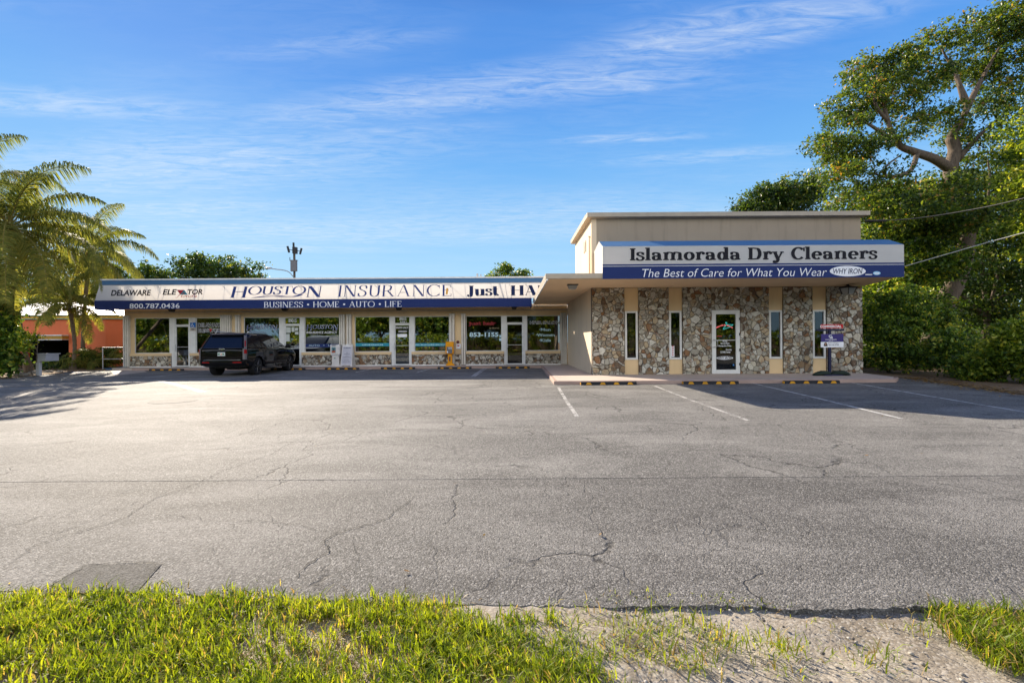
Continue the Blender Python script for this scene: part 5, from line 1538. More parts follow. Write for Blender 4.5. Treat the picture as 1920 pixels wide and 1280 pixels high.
def blades(xy, h, w, seed, dry=0.0, lay=.35):
    g = np.random.default_rng(seed); n = len(xy)
    base = np.column_stack([xy, verge_z(xy[:, 0], xy[:, 1]) - .005])
    az = g.random(n) * 6.283; lean = np.abs(g.normal(lay, .28, n)); L = h * (.55 + .75 * g.random(n))
    dh = np.column_stack([np.cos(az), np.sin(az), np.zeros(n)])
    up = np.array((0, 0, 1.0))
    p1 = base + (dh * np.sin(lean)[:, None] + up * np.cos(lean)[:, None]) * (L * .55)[:, None]
    l2 = lean + .35 + .6 * g.random(n)
    p2 = p1 + (dh * np.sin(l2)[:, None] + up * np.cos(l2)[:, None]) * (L * .45)[:, None]
    sd = np.column_stack([-np.sin(az + g.normal(0, .6, n)), np.cos(az), np.zeros(n)]) * (w * (.6 + .8 * g.random(n)) * .5)[:, None]
    V = np.stack([base - sd * .8, base + sd * .8, p1 + sd, p1 - sd, p2 + sd * .12, p2 - sd * .12], 1).reshape(-1, 3)
    b = np.arange(n)[:, None] * 6
    Fi = np.concatenate([b + np.array([0, 1, 2, 3]), b + np.array([3, 2, 4, 5])], 1).reshape(-1)
    patch = .10 * np.sin(xy[:, 0] * 3.1 + 1) * np.sin(xy[:, 1] * 4.3) + .08 * np.sin(xy[:, 0] * 9 + xy[:, 1] * 7)
    rn = np.clip(.42 + patch + g.normal(0, .15, n), 0, .85)
    d = g.random(n) < (.07 + dry); rn[d] = .9 + .1 * g.random(d.sum())
    return V, Fi, np.repeat(rn, 2)


ex = np.array([e[0] for e in fine_edge]); ey = np.array([e[1] for e in fine_edge])
gr_edge = [gnd(p[0], p[1] + 15)[:2] for p in [(0, 1104), (170, 1098), (300, 1104), (400, 1108), (480, 1110), (620, 1116), (720, 1110), (800, 1128), (870, 1140), (960, 1150)]]
gx_ = np.array([p[0] for p in gr_edge]); gy_ = np.array([p[1] for p in gr_edge])
rb = [gnd(*p)[:2] for p in [(985, 1150), (1015, 1190), (1060, 1225), (1105, 1280)]]
rbx = np.array([p[0] for p in rb]); rby = np.array([p[1] for p in rb])
g = np.random.default_rng(77)


def dense_mask(x, y, jit):
    top = np.interp(x, gx_, gy_) + jit * .05
    right = np.interp(-y, -rby, rbx) + jit * .12
    return (y < top) & (x < right)


parts = []
tc_ = np.column_stack([g.uniform(-3.6, .6, 5200), g.uniform(1.25, 2.95, 5200)])
tc_ = tc_[dense_mask(tc_[:, 0], tc_[:, 1], g.normal(0, 1, len(tc_)))]
bald = (np.sin(tc_[:, 0] * 2.3 + .6) * np.sin(tc_[:, 1] * 5.1 + tc_[:, 0]) > .45) & (g.random(len(tc_)) < .65)
tc_ = tc_[~bald]
k = 15
xy = np.repeat(tc_, k, 0) + g.normal(0, .022, (len(tc_) * k, 2))
parts.append(blades(xy, .080, .0056, 1))
th = np.column_stack([g.uniform(-3.6, 1.0, 15000), g.uniform(1.25, 2.85, 15000)]); th = th[dense_mask(th[:, 0], th[:, 1], g.normal(0, 1.6, len(th)))]
parts.append(blades(th, .075, .0045, 21, 1.0, 1.25))
xy = np.repeat(tc_[::2], 4, 0) + g.normal(0, .05, (len(tc_[::2]) * 4, 2))
parts.append(blades(xy, .05, .006, 2, .45))
# right hand patch and stray tufts on the gravel
poly = np.array([gnd(*p)[:2] for p in [(1748, 1146), (1800, 1142), (1925, 1150), (2050, 1150), (2050, 1300), (1930, 1262), (1860, 1238), (1800, 1205)]])


def inside(P, poly):
    x, y = P[:, 0], P[:, 1]; c = np.zeros(len(P), bool); j = len(poly) - 1
    for i in range(len(poly)):
        xi, yi = poly[i]; xj, yj = poly[j]
        c ^= ((yi > y) != (yj > y)) & (x < (xj - xi) * (y - yi) / (yj - yi + 1e-12) + xi); j = i
    return c


q = np.column_stack([g.uniform(1.6, 3.6, 2200), g.uniform(1.6, 2.75, 2200)]); q = q[inside(q, poly)]
xy = np.repeat(q, 9, 0) + g.normal(0, .025, (len(q) * 9, 2)); parts.append(blades(xy, .11, .006, 3, .12))
for i, (px, py, n, h) in enumerate([(1050, 1158, 26, .07), (1100, 1168, 30, .07), (1180, 1185, 60, .08), (1240, 1172, 34, .08), (1300, 1192, 80, .10), (1330, 1212, 70, .09), (1370, 1232, 60, .10), (1440, 1222, 70, .08), (1470, 1238, 60, .09), (1640, 1240, 40, .09), (1610, 1255, 24, .07), (1215, 1138, 34, .06), (1390, 1143, 40, .05), (1310, 1262, 60, .10),
                                    (1200, 1240, 90, .10), (1250, 1262, 60, .10), (1150, 1215, 90, .10), (1120, 1250, 90, .11), (1340, 1140, 40, .04), (1440, 1150, 30, .05), (1720, 1150, 30, .06), (1560, 1190, 16, .05), (1700, 1185, 18, .05), (1460, 1275, 40, .07), (1080, 1195, 60, .09), (1230, 1210, 70, .09), (1650, 1262, 14, .06), (1545, 1240, 14, .05), (1130, 1140, 26, .05), (1740, 1190, 30, .08)]):
    c = gnd(px, py, -.05)[:2]
    xy = c + g.normal(0, .055, (n, 2)) * (1.4, .8); parts.append(blades(xy, h * .85, .0046, 100 + i, .16, .55))
V, Fi, R_, o = [], [], [], 0
for v, f, r in parts:
    V.append(v); Fi.append(f + o); R_.append(r); o += len(v)
tag(mesh_np('grass', np.concatenate(V), np.concatenate(Fi), 4, grass_m, None, np.concatenate(R_)), 'yellow green roadside grass growing along the asphalt edge', 'grass', kind='stuff')
# thinner grass outside the picture so the verge goes on
xy = np.column_stack([g.uniform(-7.3, 7.3, 9000), g.uniform(-3.5, 2.6, 9000)])
vis = (np.abs(xy[:, 0]) < 3.4) & (xy[:, 1] > 1.3)
v, f, r = blades(xy[~vis], .10, .012, 9, .1)
tag(mesh_np('grass', v, f, 4, grass_m, None, r), 'roadside grass on the verge around the viewpoint', 'grass', kind='stuff')
# gravel
n = 5200
px_ = np.column_stack([g.uniform(-.6, 3.4, n), g.uniform(1.5, 2.78, n)])
px_ = px_[~dense_mask(px_[:, 0], px_[:, 1], g.normal(0, 1, n)) & (px_[:, 1] < np.interp(px_[:, 0], ex, ey) - .01)]
dens = np.interp(px_[:, 0], [-.6, .9, 1.4, 3.4], [1, 1, .45, .5]); px_ = px_[g.random(len(px_)) < dens]
n = len(px_); sz = .0032 + .010 * g.random(n) ** 4
octv = np.array([(1, 0, 0), (0, 1, 0), (-1, 0, 0), (0, -1, 0), (0, 0, .7), (0, 0, -.7)], float)
octf = np.array([(0, 1, 4), (1, 2, 4), (2, 3, 4), (3, 0, 4), (1, 0, 5), (2, 1, 5), (3, 2, 5), (0, 3, 5)])
ro = g.random(n) * 6.28
v = octv[None] * (sz[:, None, None] * (.6 + .8 * g.random((n, 6, 1))))
v = np.stack([v[..., 0] * np.cos(ro)[:, None] - v[..., 1] * np.sin(ro)[:, None], v[..., 0] * np.sin(ro)[:, None] + v[..., 1] * np.cos(ro)[:, None], v[..., 2]], -1)
v += np.column_stack([px_, verge_z(px_[:, 0], px_[:, 1]) + .002])[:, None]
fi = (octf[None] + (np.arange(n) * 6)[:, None, None]).reshape(-1)
ng = NT('gravel'); a_ = ng.N.new('ShaderNodeAttribute'); a_.attribute_name = 'rnd'
gm = ng.pr(ng.ramp(a_.outputs['Fac'], [(0, (.09, .08, .07)), (.4, (.24, .22, .19)), (1, (.44, .42, .38))]), .9, 0, .2)
tag(mesh_np('gravel', v.reshape(-1, 3), fi, 3, gm, None, np.repeat(g.random(n), 8)), 'pale loose gravel and pebbles beside the grass', 'gravel', kind='stuff')
#@@PROPS
# ------------------------------------------------------------------ black SUV, seen from behind
carp = NT('black car paint')
carp.pr((.004, .004, .005), .05, 0, .30, 0)
carp = carp.m
cg = NT('tinted car glass'); cg = cg.pr((.006, .008, .014), .03, 0, .6)
tyre = plain('tyre', (.016, .016, .017), .8); rimm = plain('dark alloy', (.05, .05, .055), .3, .8); chrome = plain('chrome', (.55, .56, .58), .15, 1.0)
redl = plain('red lamp', (.32, .008, .010), .15); cle = plain('clear lamp', (.16, .15, .15), .12)
CX = at(415.5, 640, 20.75)[0]
suv = thing('suv', 'black full size SUV parked nose in, rear towards us, with dark wheels', 'SUV', (CX, 20.75, 0.003), math.radians(1.2))
CL = 5.38
# lower body as rings along the length: (y, z bottom, z shoulder, half widths bottom / middle / shoulder)
stn = [(0.0, .52, 1.13, .78, .90, .86), (.03, .47, 1.17, .86, .965, .93), (.12, .43, 1.20, .92, 1.00, .975), (.4, .38, 1.225, .95, 1.02, .99), (1.2, .34, 1.235, .96, 1.03, 1.0), (2.2, .33, 1.23, .96, 1.03, 1.0),
       (3.4, .33, 1.215, .96, 1.03, 1.0), (4.05, .33, 1.205, .96, 1.03, .99), (4.35, .34, 1.19, .95, 1.025, .97), (4.9, .36, 1.13, .93, 1.01, .93), (5.2, .40, 1.06, .86, .96, .87), (5.34, .46, .98, .76, .88, .78), (5.38, .52, .90, .66, .80, .68)]
rings = []
for y, zb2, zs2, wb, wm, ws in stn:
    h = [(0, zb2), (wb * .8, zb2), (wb, zb2 + .02), (wm - .012, zb2 + .16), (wm, .72), (wm - .004, .90), (ws + .012, zs2 - .10), (ws, zs2 - .02), (ws - .05, zs2 + .012), (ws * .5, zs2 + .03), (0, zs2 + .035)]
    rings.append([(x, y, z) for x, z in h] + [(-x, y, z) for x, z in h[-2:0:-1]])
mb = MB(); mb.loft(rings)
body = mb.build('body', carp, suv, local=True, smooth=True, sub=2)
# wheel arches cut with cylinders
cut = MB()
WY = (1.12, 4.42)
for y in WY:
    for sx in (-1, 1):
        cut.lathe([(0, .60 * sx), (.455, .60 * sx), (.455, 1.2 * sx), (0, 1.2 * sx)][::sx], (0, y, .41), 0, 36)
cutter = cut.build('cutter', carp, suv, local=True)
bm_ = body.modifiers.new('arches', 'BOOLEAN'); bm_.object = cutter; bm_.operation = 'DIFFERENCE'; bm_.solver = 'EXACT'
dg = bpy.context.evaluated_depsgraph_get(); dg.update()
nm_ = bpy.data.meshes.new_from_object(body.evaluated_get(dg))
body.modifiers.clear(); body.data = nm_
bpy.data.objects.remove(cutter)
# cabin: levels (z, y rear, y front, half width)
lev = [(1.20, .04, 4.32, .965), (1.28, .085, 4.12, .945), (1.45, .185, 3.72, .895), (1.62, .29, 3.32, .84), (1.74, .37, 3.02, .795), (1.82, .43, 2.80, .76), (1.87, .52, 2.58, .71), (1.90, .68, 2.35, .64), (1.915, .95, 2.05, .50)]
lz = [l[0] for l in lev]
cab = lambda z: [float(np.interp(z, lz, [l[k] for l in lev])) for k in (1, 2, 3)]
rings = []
for z, y0, y1, hw in lev:
    r_ = .17; ring = []
    for cx_, cy_, a0 in ((hw - r_, y0 + r_, -90), (hw - r_, y1 - r_, 0), (-hw + r_, y1 - r_, 90), (-hw + r_, y0 + r_, 180)):
        for k in range(6):
            a = math.radians(a0 + 90 * k / 5); ring.append((cx_ + r_ * math.cos(a), cy_ + r_ * math.sin(a), z))
    rings.append(ring)
mb = MB(); mb.loft(rings); mb.build('cabin', carp, suv, local=True, smooth=True, angle=40)


def side_pt(y, z, sx, off=.006):
    return (sx * (cab(z)[2] + off), y, z)


def side_patch(name, pa, sx, mat, n=10):
    """window between two lists (y at bottom z0.. top)"""
    (yb0, yb1, z0), (yt0, yt1, z1) = pa
    mb = MB(); v = []; m = 6
    for i in range(m + 1):
        t = i / m; z = z0 + (z1 - z0) * t
        for k in range(n + 1):
            y = (yb0 + (yt0 - yb0) * t) * (1 - k / n) + (yb1 + (yt1 - yb1) * t) * k / n
            v.append(side_pt(y, z, sx))
    f = [(i * (n + 1) + k, i * (n + 1) + k + 1, (i + 1) * (n + 1) + k + 1, (i + 1) * (n + 1) + k) for i in range(m) for k in range(n)]
    mb.add(v, f); return mb.build(name, mat, suv, local=True, smooth=True)


for sx in (-1, 1):
    side_patch('side_window', ((.30, 1.52, 1.275), (.46, 1.50, 1.80)), sx, cg)
    side_patch('side_window', ((1.60, 2.62, 1.275), (1.58, 2.46, 1.81)), sx, cg)
    side_patch('side_window', ((2.70, 3.86, 1.275), (2.54, 2.86, 1.81)), sx, cg)
    side_patch('window_trim', ((.28, 3.95, 1.258), (.28, 3.95, 1.272)), sx, plain('black trim', (.02, .02, .02), .2))
    for y0 in (1.58, 2.68, 3.86):
        mb = MB(); mb.box(sx * 1.024, sx * 1.034, y0 - .006, y0 + .006, .50, 1.16); mb.build('door_seam', M['dark'], suv, local=True)
    for y0 in (1.78, 2.86):
        mb = MB(); mb.box(sx * 1.02, sx * 1.055, y0, y0 + .22, 1.035, 1.07); mb.build('door_handle', carp, suv, local=True, bevel=.01)
    mb = MB(); mb.box(sx * 1.0, sx * 1.045, 1.66, 3.86, .345, .45); mb.build('rocker_trim', carp, suv, local=True, bevel=.015)
    mb = MB(); mb.box(sx * .93, sx * 1.06, 1.62, 3.88, .27, .32); mb.build('running_board', M['dark'], suv, local=True, bevel=.01)
    mb = MB(); mb.tube([(sx * .70, .75, 1.90), (sx * .70, .82, 1.955), (sx * .70, 2.35, 1.955), (sx * .71, 2.5, 1.88)], .02, 6); mb.build('roof_rail', M['steel'], suv, local=True, smooth=True)
    mb = MB(); mb.prism([(1.0, 1.20), (1.26, 1.21), (1.28, 1.27), (1.25, 1.42), (1.08, 1.42), (1.0, 1.24)], 1, 3.78, 3.92)
    if sx < 0: mb.v[0][:, 0] *= -1
    mb.build('mirror', carp, suv, local=True, bevel=.03)
    # tall tail lamps that climb the rear corners
    mb = MB(); L1 = []
    for z in np.linspace(1.22, 1.80, 9):
        y0, _, hw = cab(z); L1.append([(sx * (hw - .035), y0 - .002, z), (sx * (hw + .008), y0 + .055, z), (sx * (hw + .008), y0 + .16, z), (sx * (hw - .03), y0 + .10, z)])
    mb.loft(L1); lamp = mb.build('tail_lamp', cle, suv, local=True)
    mb = MB(); L1 = []
    for z in np.linspace(1.30, 1.56, 5):
        y0, _, hw = cab(z); L1.append([(sx * (hw - .004), y0 - .002, z), (sx * (hw + .013), y0 + .03, z), (sx * (hw + .013), y0 + .055, z), (sx * (hw - .005), y0 + .035, z)])
    mb.loft(L1); mb.build('red_lens', redl, lamp, local=True)
    mb = MB(); mb.loft([[(sx * .90, -.012, z), (sx * .985, .03, z), (sx * 1.012, .13, z), (sx * .93, .08, z)] for z in np.linspace(.74, 1.21, 6)]); lamp2 = mb.build('lower_lamp', cle if sx < 0 else cle, suv, local=True)
    mb = MB(); mb.loft([[(sx * .955, .004, z), (sx * .998, .03, z), (sx * 1.02, .11, z), (sx * .97, .09, z)] for z in np.linspace(1.0, 1.17, 4)]); mb.build('red_lens', redl, lamp2, local=True)
    mb = MB(); mb.prism([(sx * .50, -.072), (sx * .84, -.012), (sx * .84, .05), (sx * .50, .05)], 2, .60, .64); mb.build('rear_reflector', redl, suv, local=True)
    mb = MB(); mb.box(sx * .62, sx * .84, 5.18, 5.30, .80, .96); mb.build('headlight', cle, suv, local=True, bevel=.02)
# rear window, spoiler, plate, badge, bumper
mb = MB(); v = []
for i in range(7):
    z = 1.24 + (1.78 - 1.24) * i / 6; y0, _, hw = cab(z)
    for k in range(9): v.append(((hw - .12) * (k / 4 - 1), y0 - .008, z))
mb.add(v, [(i * 9 + k, i * 9 + k + 1, (i + 1) * 9 + k + 1, (i + 1) * 9 + k) for i in range(6) for k in range(8)])
mb.build('rear_window', cg, suv, local=True, smooth=True)
mb = MB(); v = []
for i in range(7):
    z = 1.24 + (1.80 - 1.24) * i / 6; _, y1, hw = cab(z)
    for k in range(9): v.append(((hw - .10) * (k / 4 - 1), y1 + .008, z))
mb.add(v, [(i * 9 + k, i * 9 + k + 1, (i + 1) * 9 + k + 1, (i + 1) * 9 + k) for i in range(6) for k in range(8)])
mb.build('windshield', cg, suv, local=True, smooth=True)
mb = MB(); mb.prism([(.27, 1.80), (.50, 1.79), (.68, 1.885), (.52, 1.89), (.29, 1.845)], 0, -.70, .70); mb.build('spoiler', carp, suv, local=True, bevel=.015)
mb = MB(); mb.box(-.16, .16, -.035, -.020, .90, 1.06); pl = mb.build('licence_plate', plain('white plate', (.58, .62, .58), .5), suv, local=True, bevel=.004)
mb = MB(); mb.ball((.0, -.036, .975), (.03, .004, .035), 8, 5); mb.build('orange_emblem', plain('plate orange', (.65, .16, .02), .5), pl, local=True)
mb = MB()
for xa, xb in ((-.145, -.11), (-.10, -.065), (.05, .085), (.095, .13)): mb.box(xa, xb, -.0375, -.0355, .945, 1.015)
mb.build('plate_print', plain('plate green', (.03, .16, .08), .5), pl, local=True)
mb = MB(); mb.box(-.20, .20, -.010, .03, 1.075, 1.10); mb.build('tailgate_grip', carp, suv, local=True, bevel=.008)
mb = MB(); mb.prism([(-.13, 1.19), (-.09, 1.165), (0, 1.15), (.09, 1.165), (.13, 1.19), (.10, 1.225), (-.10, 1.225)], 1, -.005, .05); mb.build('badge', chrome, suv, local=True, bevel=.006)
mb = MB(); mb.box(-.93, .93, .0, .06, 1.222, 1.24); mb.build('tailgate_trim', M['dark'], suv, local=True)
mb = MB(); rings = []
for x in np.linspace(-1.0, 1.0, 21):
    d = .16 * abs(x) ** 4; rings.append([(x * .985, -.055 + d, .54), (x * .985, -.07 + d, .66), (x * .985, -.05 + d, .75), (x * .985, .02 + d, .785), (x * .985, .20 + d, .77), (x * .985, .20 + d, .45), (x * .985, .02 + d, .47)])
mb.loft(rings); mb.build('rear_bumper', carp, suv, local=True, smooth=True, angle=35)
mb = MB(); mb.box(-.62, .62, -.045, .0, .787, .795); mb.build('bumper_step', M['dark'], suv, local=True)
mb = MB(); mb.box(-.55, .55, .45, .9, .34, .50); mb.box(-.3, .3, .9, 4.6, .26, .40); mb.build('underbody', M['dark'], suv, local=True)
# wheels
for y in WY:
    for sx in (-1, 1):
        mb = MB(); xo = .99 * sx; xi = .70 * sx
        mb.lathe([(.28, xi), (.385, xi), (.405, xi + sx * .03), (.408, xi + sx * .15), (.405, xo - sx * .03), (.385, xo), (.30, xo - sx * .004), (.29, xo - sx * .04)][::sx], (0, y, .405), 0, 36)
        wh = mb.build('wheel', tyre, suv, local=True, smooth=True, angle=35)
        mb = MB(); mb.lathe([(.0, xo - sx * .10), (.29, xo - sx * .10), (.305, xo - sx * .002), (.29, xo - sx * .002), (.28, xo - sx * .075), (.0, xo - sx * .085)][::sx], (0, y, .405), 0, 36)
        rim = mb.build('rim', M['dark'], wh, local=True)
        mb = MB()
        for k in range(7):
            a = 2 * math.pi * k / 7 + .2
            for da in (-.12, .12):
                mb.tube([(xo - sx * .03, y + .05 * math.cos(a), .405 + .05 * math.sin(a)), (xo - sx * .02, y + .28 * math.cos(a + da), .405 + .28 * math.sin(a + da))], [.024, .014], 6)
        mb.lathe([(0, xo - sx * .06), (.06, xo - sx * .06), (.055, xo - sx * .012), (0, xo - sx * .010)][::sx], (0, y, .405), 0, 14)
        mb.build('spokes', rimm, wh, local=True)

# ------------------------------------------------------------------ wheel stops


def wheel_stop(label, x, y, rz, group):
    t = thing('wheel_stop', label, 'wheel stop', (x, y, .003), rz, group)
    mb = MB(); mb.prism([(-.075, 0), (-.055, .085), (-.03, .10), (.03, .10), (.055, .085), (.075, 0)], 0, -.915, .915); mb.build('block', M['rubber'], t, local=True, bevel=.008)
    for k, cx in enumerate((-.66, -.20, .25, .70)):
        # yellow trapezoid on the sloping front face
        zz = lambda h: -.0755 + .02 * h / .085 - .003
        mb = MB(); mb.prism([(cx - .10, .008), (cx + .10, .008), (cx + .05, .082), (cx - .05, .082)], 1, -.078, -.060)
        v = mb.v[0]; v[:, 1] = np.where(np.arange(8) < 4, -.0795 + .0235 * v[:, 2], -.055 + .0235 * v[:, 2])
        mb.build('yellow_marking', M['yellow'], t, local=True)
    mb = MB(); mb.prism([(-.066, .01), (-.05, .08), (.05, .08), (.066, .01)], 0, -.928, -.9155); mb.build('yellow_end', M['yellow'], t, local=True)
    return t


first = None
for px, py, lab, grp in [(1141, 723.5, 'black and yellow wheel stop in sunlight by the walkway corner', 'r'), (1332, 722, 'black and yellow wheel stop in front of the cleaner door', 'r'), (1521, 720, 'black and yellow wheel stop in shade below the realty sign', 'r'),
                         (312, 692, 'wheel stop at the blue ramp left of the SUV', 'l'), (540, 690.5, 'wheel stop hidden under the nose of the SUV', 'l'), (641, 690.2, 'wheel stop in front of the white newspaper box and sandwich board', 'l'),
                         (746, 690, 'wheel stop in front of the ENTRANCE door', 'l'), (852, 688.5, 'wheel stop in front of the orange newspaper box', 'l'), (961, 687.2, 'wheel stop in front of the hair salon door', 'l')]:
    if grp == 'r':
        c = gnd(px, py); y = YC - .17; x = c[0] * (y / c[1])
    else:
        y = 25.83; x = at(px, 640, y)[0]
    g_ = 'wheel stops before the ' + ('stone front' if grp == 'r' else 'strip of shops')
    if first is None: first = t = wheel_stop(lab, x, y, 0, g_)
    else:
        t = copy_tree(first); t.location = (x, y, .003); t['label'] = lab; t['group'] = g_
    t.rotation_euler.z = math.radians(rs.uniform(-1.2, 1.2))

# ------------------------------------------------------------------ street furniture
# realty sign with its sand bags
c = gnd(1555.5, 703.5, ZW)
YS = float(c[1]); XS = float(c[0])
zz = lambda py: at(1556, py, YS)[2]; xx = lambda px: at(px, 640, YS)[0]
nv = plain('navy post paint', (.018, .02, .055), .45)
rs_ = thing('realty_sign', 'navy post sign with red COMMERCIAL rider and purple panel before the stone wall', 'sign', (XS, YS, ZW))
mb = MB(); mb.box(XS - .045, XS + .045, YS - .045, YS + .045, ZW, zz(616)); mb.box(XS - .35, XS + .35, YS - .25, YS - .20, ZW, ZW + .05); mb.box(XS - .35, XS + .35, YS + .2, YS + .25, ZW, ZW + .05); mb.box(XS - .04, XS + .04, YS - .2, YS + .2, ZW + .0, ZW + .05); mb.build('post', nv, rs_, bevel=.008)
mb = MB(); mb.box(xx(1531), xx(1582), YS - .04, YS + .04, zz(620.3), zz(616.8)); mb.build('arm', nv, rs_, bevel=.006)
YF = YS - .05
mb = MB(); mb.box(xx(1536.8), xx(1578.6), YF - .02, YF, zz(615.6), zz(608.0)); rd = mb.build('rider', plain('red sign', (.48, .02, .025), .4), rs_)
sans('COMMERCIAL', (1537.6, 609.5, 1577.6, 614.2), (0, YF - .02, 0), FRONT, 'lettering', M['letter'], rd, .03, 0, .004)
mb = MB(); mb.box(xx(1537.6), xx(1579), YF - .02, YF, zz(640.6), zz(626.0)); pn = mb.build('upper_panel', plain('purple blue sign', (.045, .035, .17), .4), rs_)
mb = MB(); mb.box(xx(1537), xx(1579.2), YF - .02, YF, zz(651), zz(640.8)); lp = mb.build('lower_panel', M['letter'], rs_)
OS = (0, YF - .02, 0)
sans('C', (1553.8, 627.6, 1559.4, 633.4), OS, FRONT, 'monogram', M['letter'], pn, .02, 0, .004)
sans('B', (1557, 630.4, 1561.4, 634.9), OS, FRONT, 'monogram', M['letter'], pn, .02, 0, .006)
sans('COLDWELL BANKER', (1547, 635.6, 1568.5, 637.4), OS, FRONT, 'lettering', M['letter'], pn, .02, 0, .004)
sans('REALTY', (1554, 638.2, 1562, 639.6), OS, FRONT, 'lettering', M['letter'], pn, .01, 0, .004)
sans('786-336-4748', (1552.5, 644.8, 1572.5, 647.6), OS, FRONT, 'lettering', M['black'], lp, .0, 0, .004)
mb = MB(); a_ = onplane(1551.5, 648.8, OS, FRONT); b_ = onplane(1544.5, 641.6, OS, FRONT); wd_ = (a_[0] - b_[0]); ht_ = b_[2] - a_[2]
mb.add([(b_[0] + wd_ * u, YF - .024, a_[2] + ht_ * w) for u, w in ((0, 0), (1, 0), (.97, .45), (.75, .95), (.5, 1), (.25, .95), (.03, .45))], [tuple(range(7))]); ph = mb.build('portrait', plain('dark hair print', (.03, .02, .018), .5), lp)
mb = MB(); mb.add([(b_[0] + wd_ * (.5 + .2 * math.cos(a)), YF - .026, a_[2] + ht_ * (.58 + .24 * math.sin(a))) for a in np.linspace(0, 6.283, 13)[:-1]], [tuple(range(12))]); mb.build('face', plain('skin print', (.45, .26, .18), .6), ph)
sans('Realtor Associate', (1553, 641.8, 1571.5, 643.6), OS, FRONT, 'lettering', M['black'], lp, -.01, 0, .004)
sb = plain('dark green sandbag', (.022, .035, .028), .75, bump=.3)
for sx, lab in ((-1, 'left dark green sandbag at the foot of the realty sign'), (1, 'right dark green sandbag at the foot of the realty sign')):
    mb = MB(); n_ = 20; rg = np.random.default_rng(3 + sx)
    rings = []
    for i in range(13):
        t_ = i / 12; x = XS + sx * (.02 + .64 * t_); w_ = .17 * math.sin(math.pi * min(1, max(.0, (t_ * .9 + .05)))) ** .5 + .01
        hgt_ = .115 * math.sin(math.pi * (t_ * .9 + .05)) ** .55 * (1.25 - .5 * t_) + .006
        rings.append([(x, YS - .1 + w_ * math.cos(a) + rg.normal(0, .006), ZW + .004 + hgt_ * (1 + math.sin(a)) * .78 * (1 + .12 * math.sin(5 * t_ + 2 * a)) + rg.normal(0, .003)) for a in np.linspace(0, 6.283, n_ + 1)[:-1]])
    mb.loft(rings)
    tag(mb.build('sandbag', sb, smooth=True), lab, 'sandbag', 'sandbags of the realty sign')
# mailbox
c = gnd(73, 704); YM = float(c[1]); XM = float(c[0]); zm = lambda py: at(73, py, YM)[2]; xm = lambda px: at(px, 640, YM)[0]
gp = plain('grey painted metal', (.46, .46, .48), .5); gp2 = plain('light grey metal', (.52, .53, .55), .45)
ml = thing('mailbox', 'grey parcel mailbox on a white post at the left edge of the lot', 'mailbox', (XM, YM, 0))
mb = MB(); mb.box(XM - .075, XM + .075, YM - .075, YM + .075, 0, zm(677)); mb.build('post', gp2, ml, bevel=.01)
P0, P1, P2_ = (xm(58.5), YM + .42), (xm(75), YM - .14), (xm(89), YM - .08)
pl_ = [P0, P1, P2_, (P2_[0] - .06, P0[1] + .2)]
mb = MB(); mb.prism(pl_, 2, zm(677), zm(664)); mb.build('box', gp, ml)
mb = MB(); mb.prism([(P0[0] - .05, P0[1]), (P1[0], P1[1] - .05), (P2_[0] + .05, P2_[1] - .03), (P2_[0] - .02, P0[1] + .25)], 2, zm(664) + .001, zm(662.6)); mb.build('lid', gp2, ml)
dxy = np.array(P2_) - np.array(P1)
pt = lambda t_, o_: (P1[0] + dxy[0] * t_, P1[1] + dxy[1] * t_ - o_)
for za, zb3 in ((zm(676.3), zm(671)), (zm(670.5), zm(664.8))):
    mb = MB(); mb.prism([pt(.04, .012), pt(.96, .012), pt(.96, -.01), pt(.04, -.01)], 2, za, zb3); mb.build('door', gp2, ml, bevel=.004)
# handrail
hr = thing('handrail', 'grey pipe handrail beside the blue ramp at the end of the shops', 'handrail', (at(192, 640, 27.0)[0], 27.0, 0))
xh0, xh1 = at(192.5, 640, 27)[0], at(233, 640, 27)[0]; zh = lambda py: at(212, py, 27)[2]
mb = MB()
for x in (xh0, xh1): mb.tube([(x, 27, .02), (x, 27, zh(651.5))], .026)
mb.build('post', M['steel'], hr)
for py in (651.2, 672.8):
    mb = MB(); mb.tube([(xh0 - .02, 27, zh(py)), (xh1 + .02, 27, zh(py))], .024); mb.build('rail', M['steel'], hr)
# white newspaper box
YN = 26.95
xn = lambda px: at(px, 640, YN)[0]; zn = lambda py, px=650: at(px, py, YN)[2]
wh_ = plain('white plastic', (.62, .60, .58), .5)
nb = thing('newspaper_box', 'white pedestal newspaper box left of the sandwich board', 'newspaper box', (xn(630), YN, ZW))
mb = MB(); x0, x1 = xn(621.8), xn(639.5); z0, z1 = zn(663.8), zn(645.5)
mb.prism([(YN - .22, z0), (YN - .22, z1 - .04), (YN - .12, z1), (YN + .22, z1), (YN + .22, z0)], 0, x0, x1); mb.build('cabinet', wh_, nb, bevel=.02)
mb = MB(); mb.prism([(xn(624.5), zn(666)), (xn(637), zn(666)), (xn(637.8), zn(681)), (xn(640), ZW + .03), (xn(640), ZW), (xn(622.5), ZW), (xn(622.5), ZW + .03), (xn(624), zn(681))], 1, YN - .17, YN + .17); mb.build('pedestal', wh_, nb, bevel=.01)
mb = MB(); mb.box(xn(623), xn(638.8), YN - .20, YN + .2, zn(666) + .001, z0 - .001); mb.build('collar', gp, nb)
mb = MB(); mb.box(xn(624.5), xn(632), YN - .235, YN - .219, zn(661), zn(650.5)); wn = mb.build('display_window', plain('magazine print', (.10, .22, .25), .3), nb)
mb = MB(); mb.box(xn(625.2), xn(631.4), YN - .238, YN - .2352, zn(660.5), zn(657)); mb.build('magazine_cover', plain('red orange print', (.45, .12, .06), .5), wn)
mb = MB(); mb.box(xn(627.6), xn(629.4), YN - .240, YN - .2383, zn(658), zn(652.5)); mb.build('cover_figure', plain('dark print', (.04, .05, .06), .5), wn)
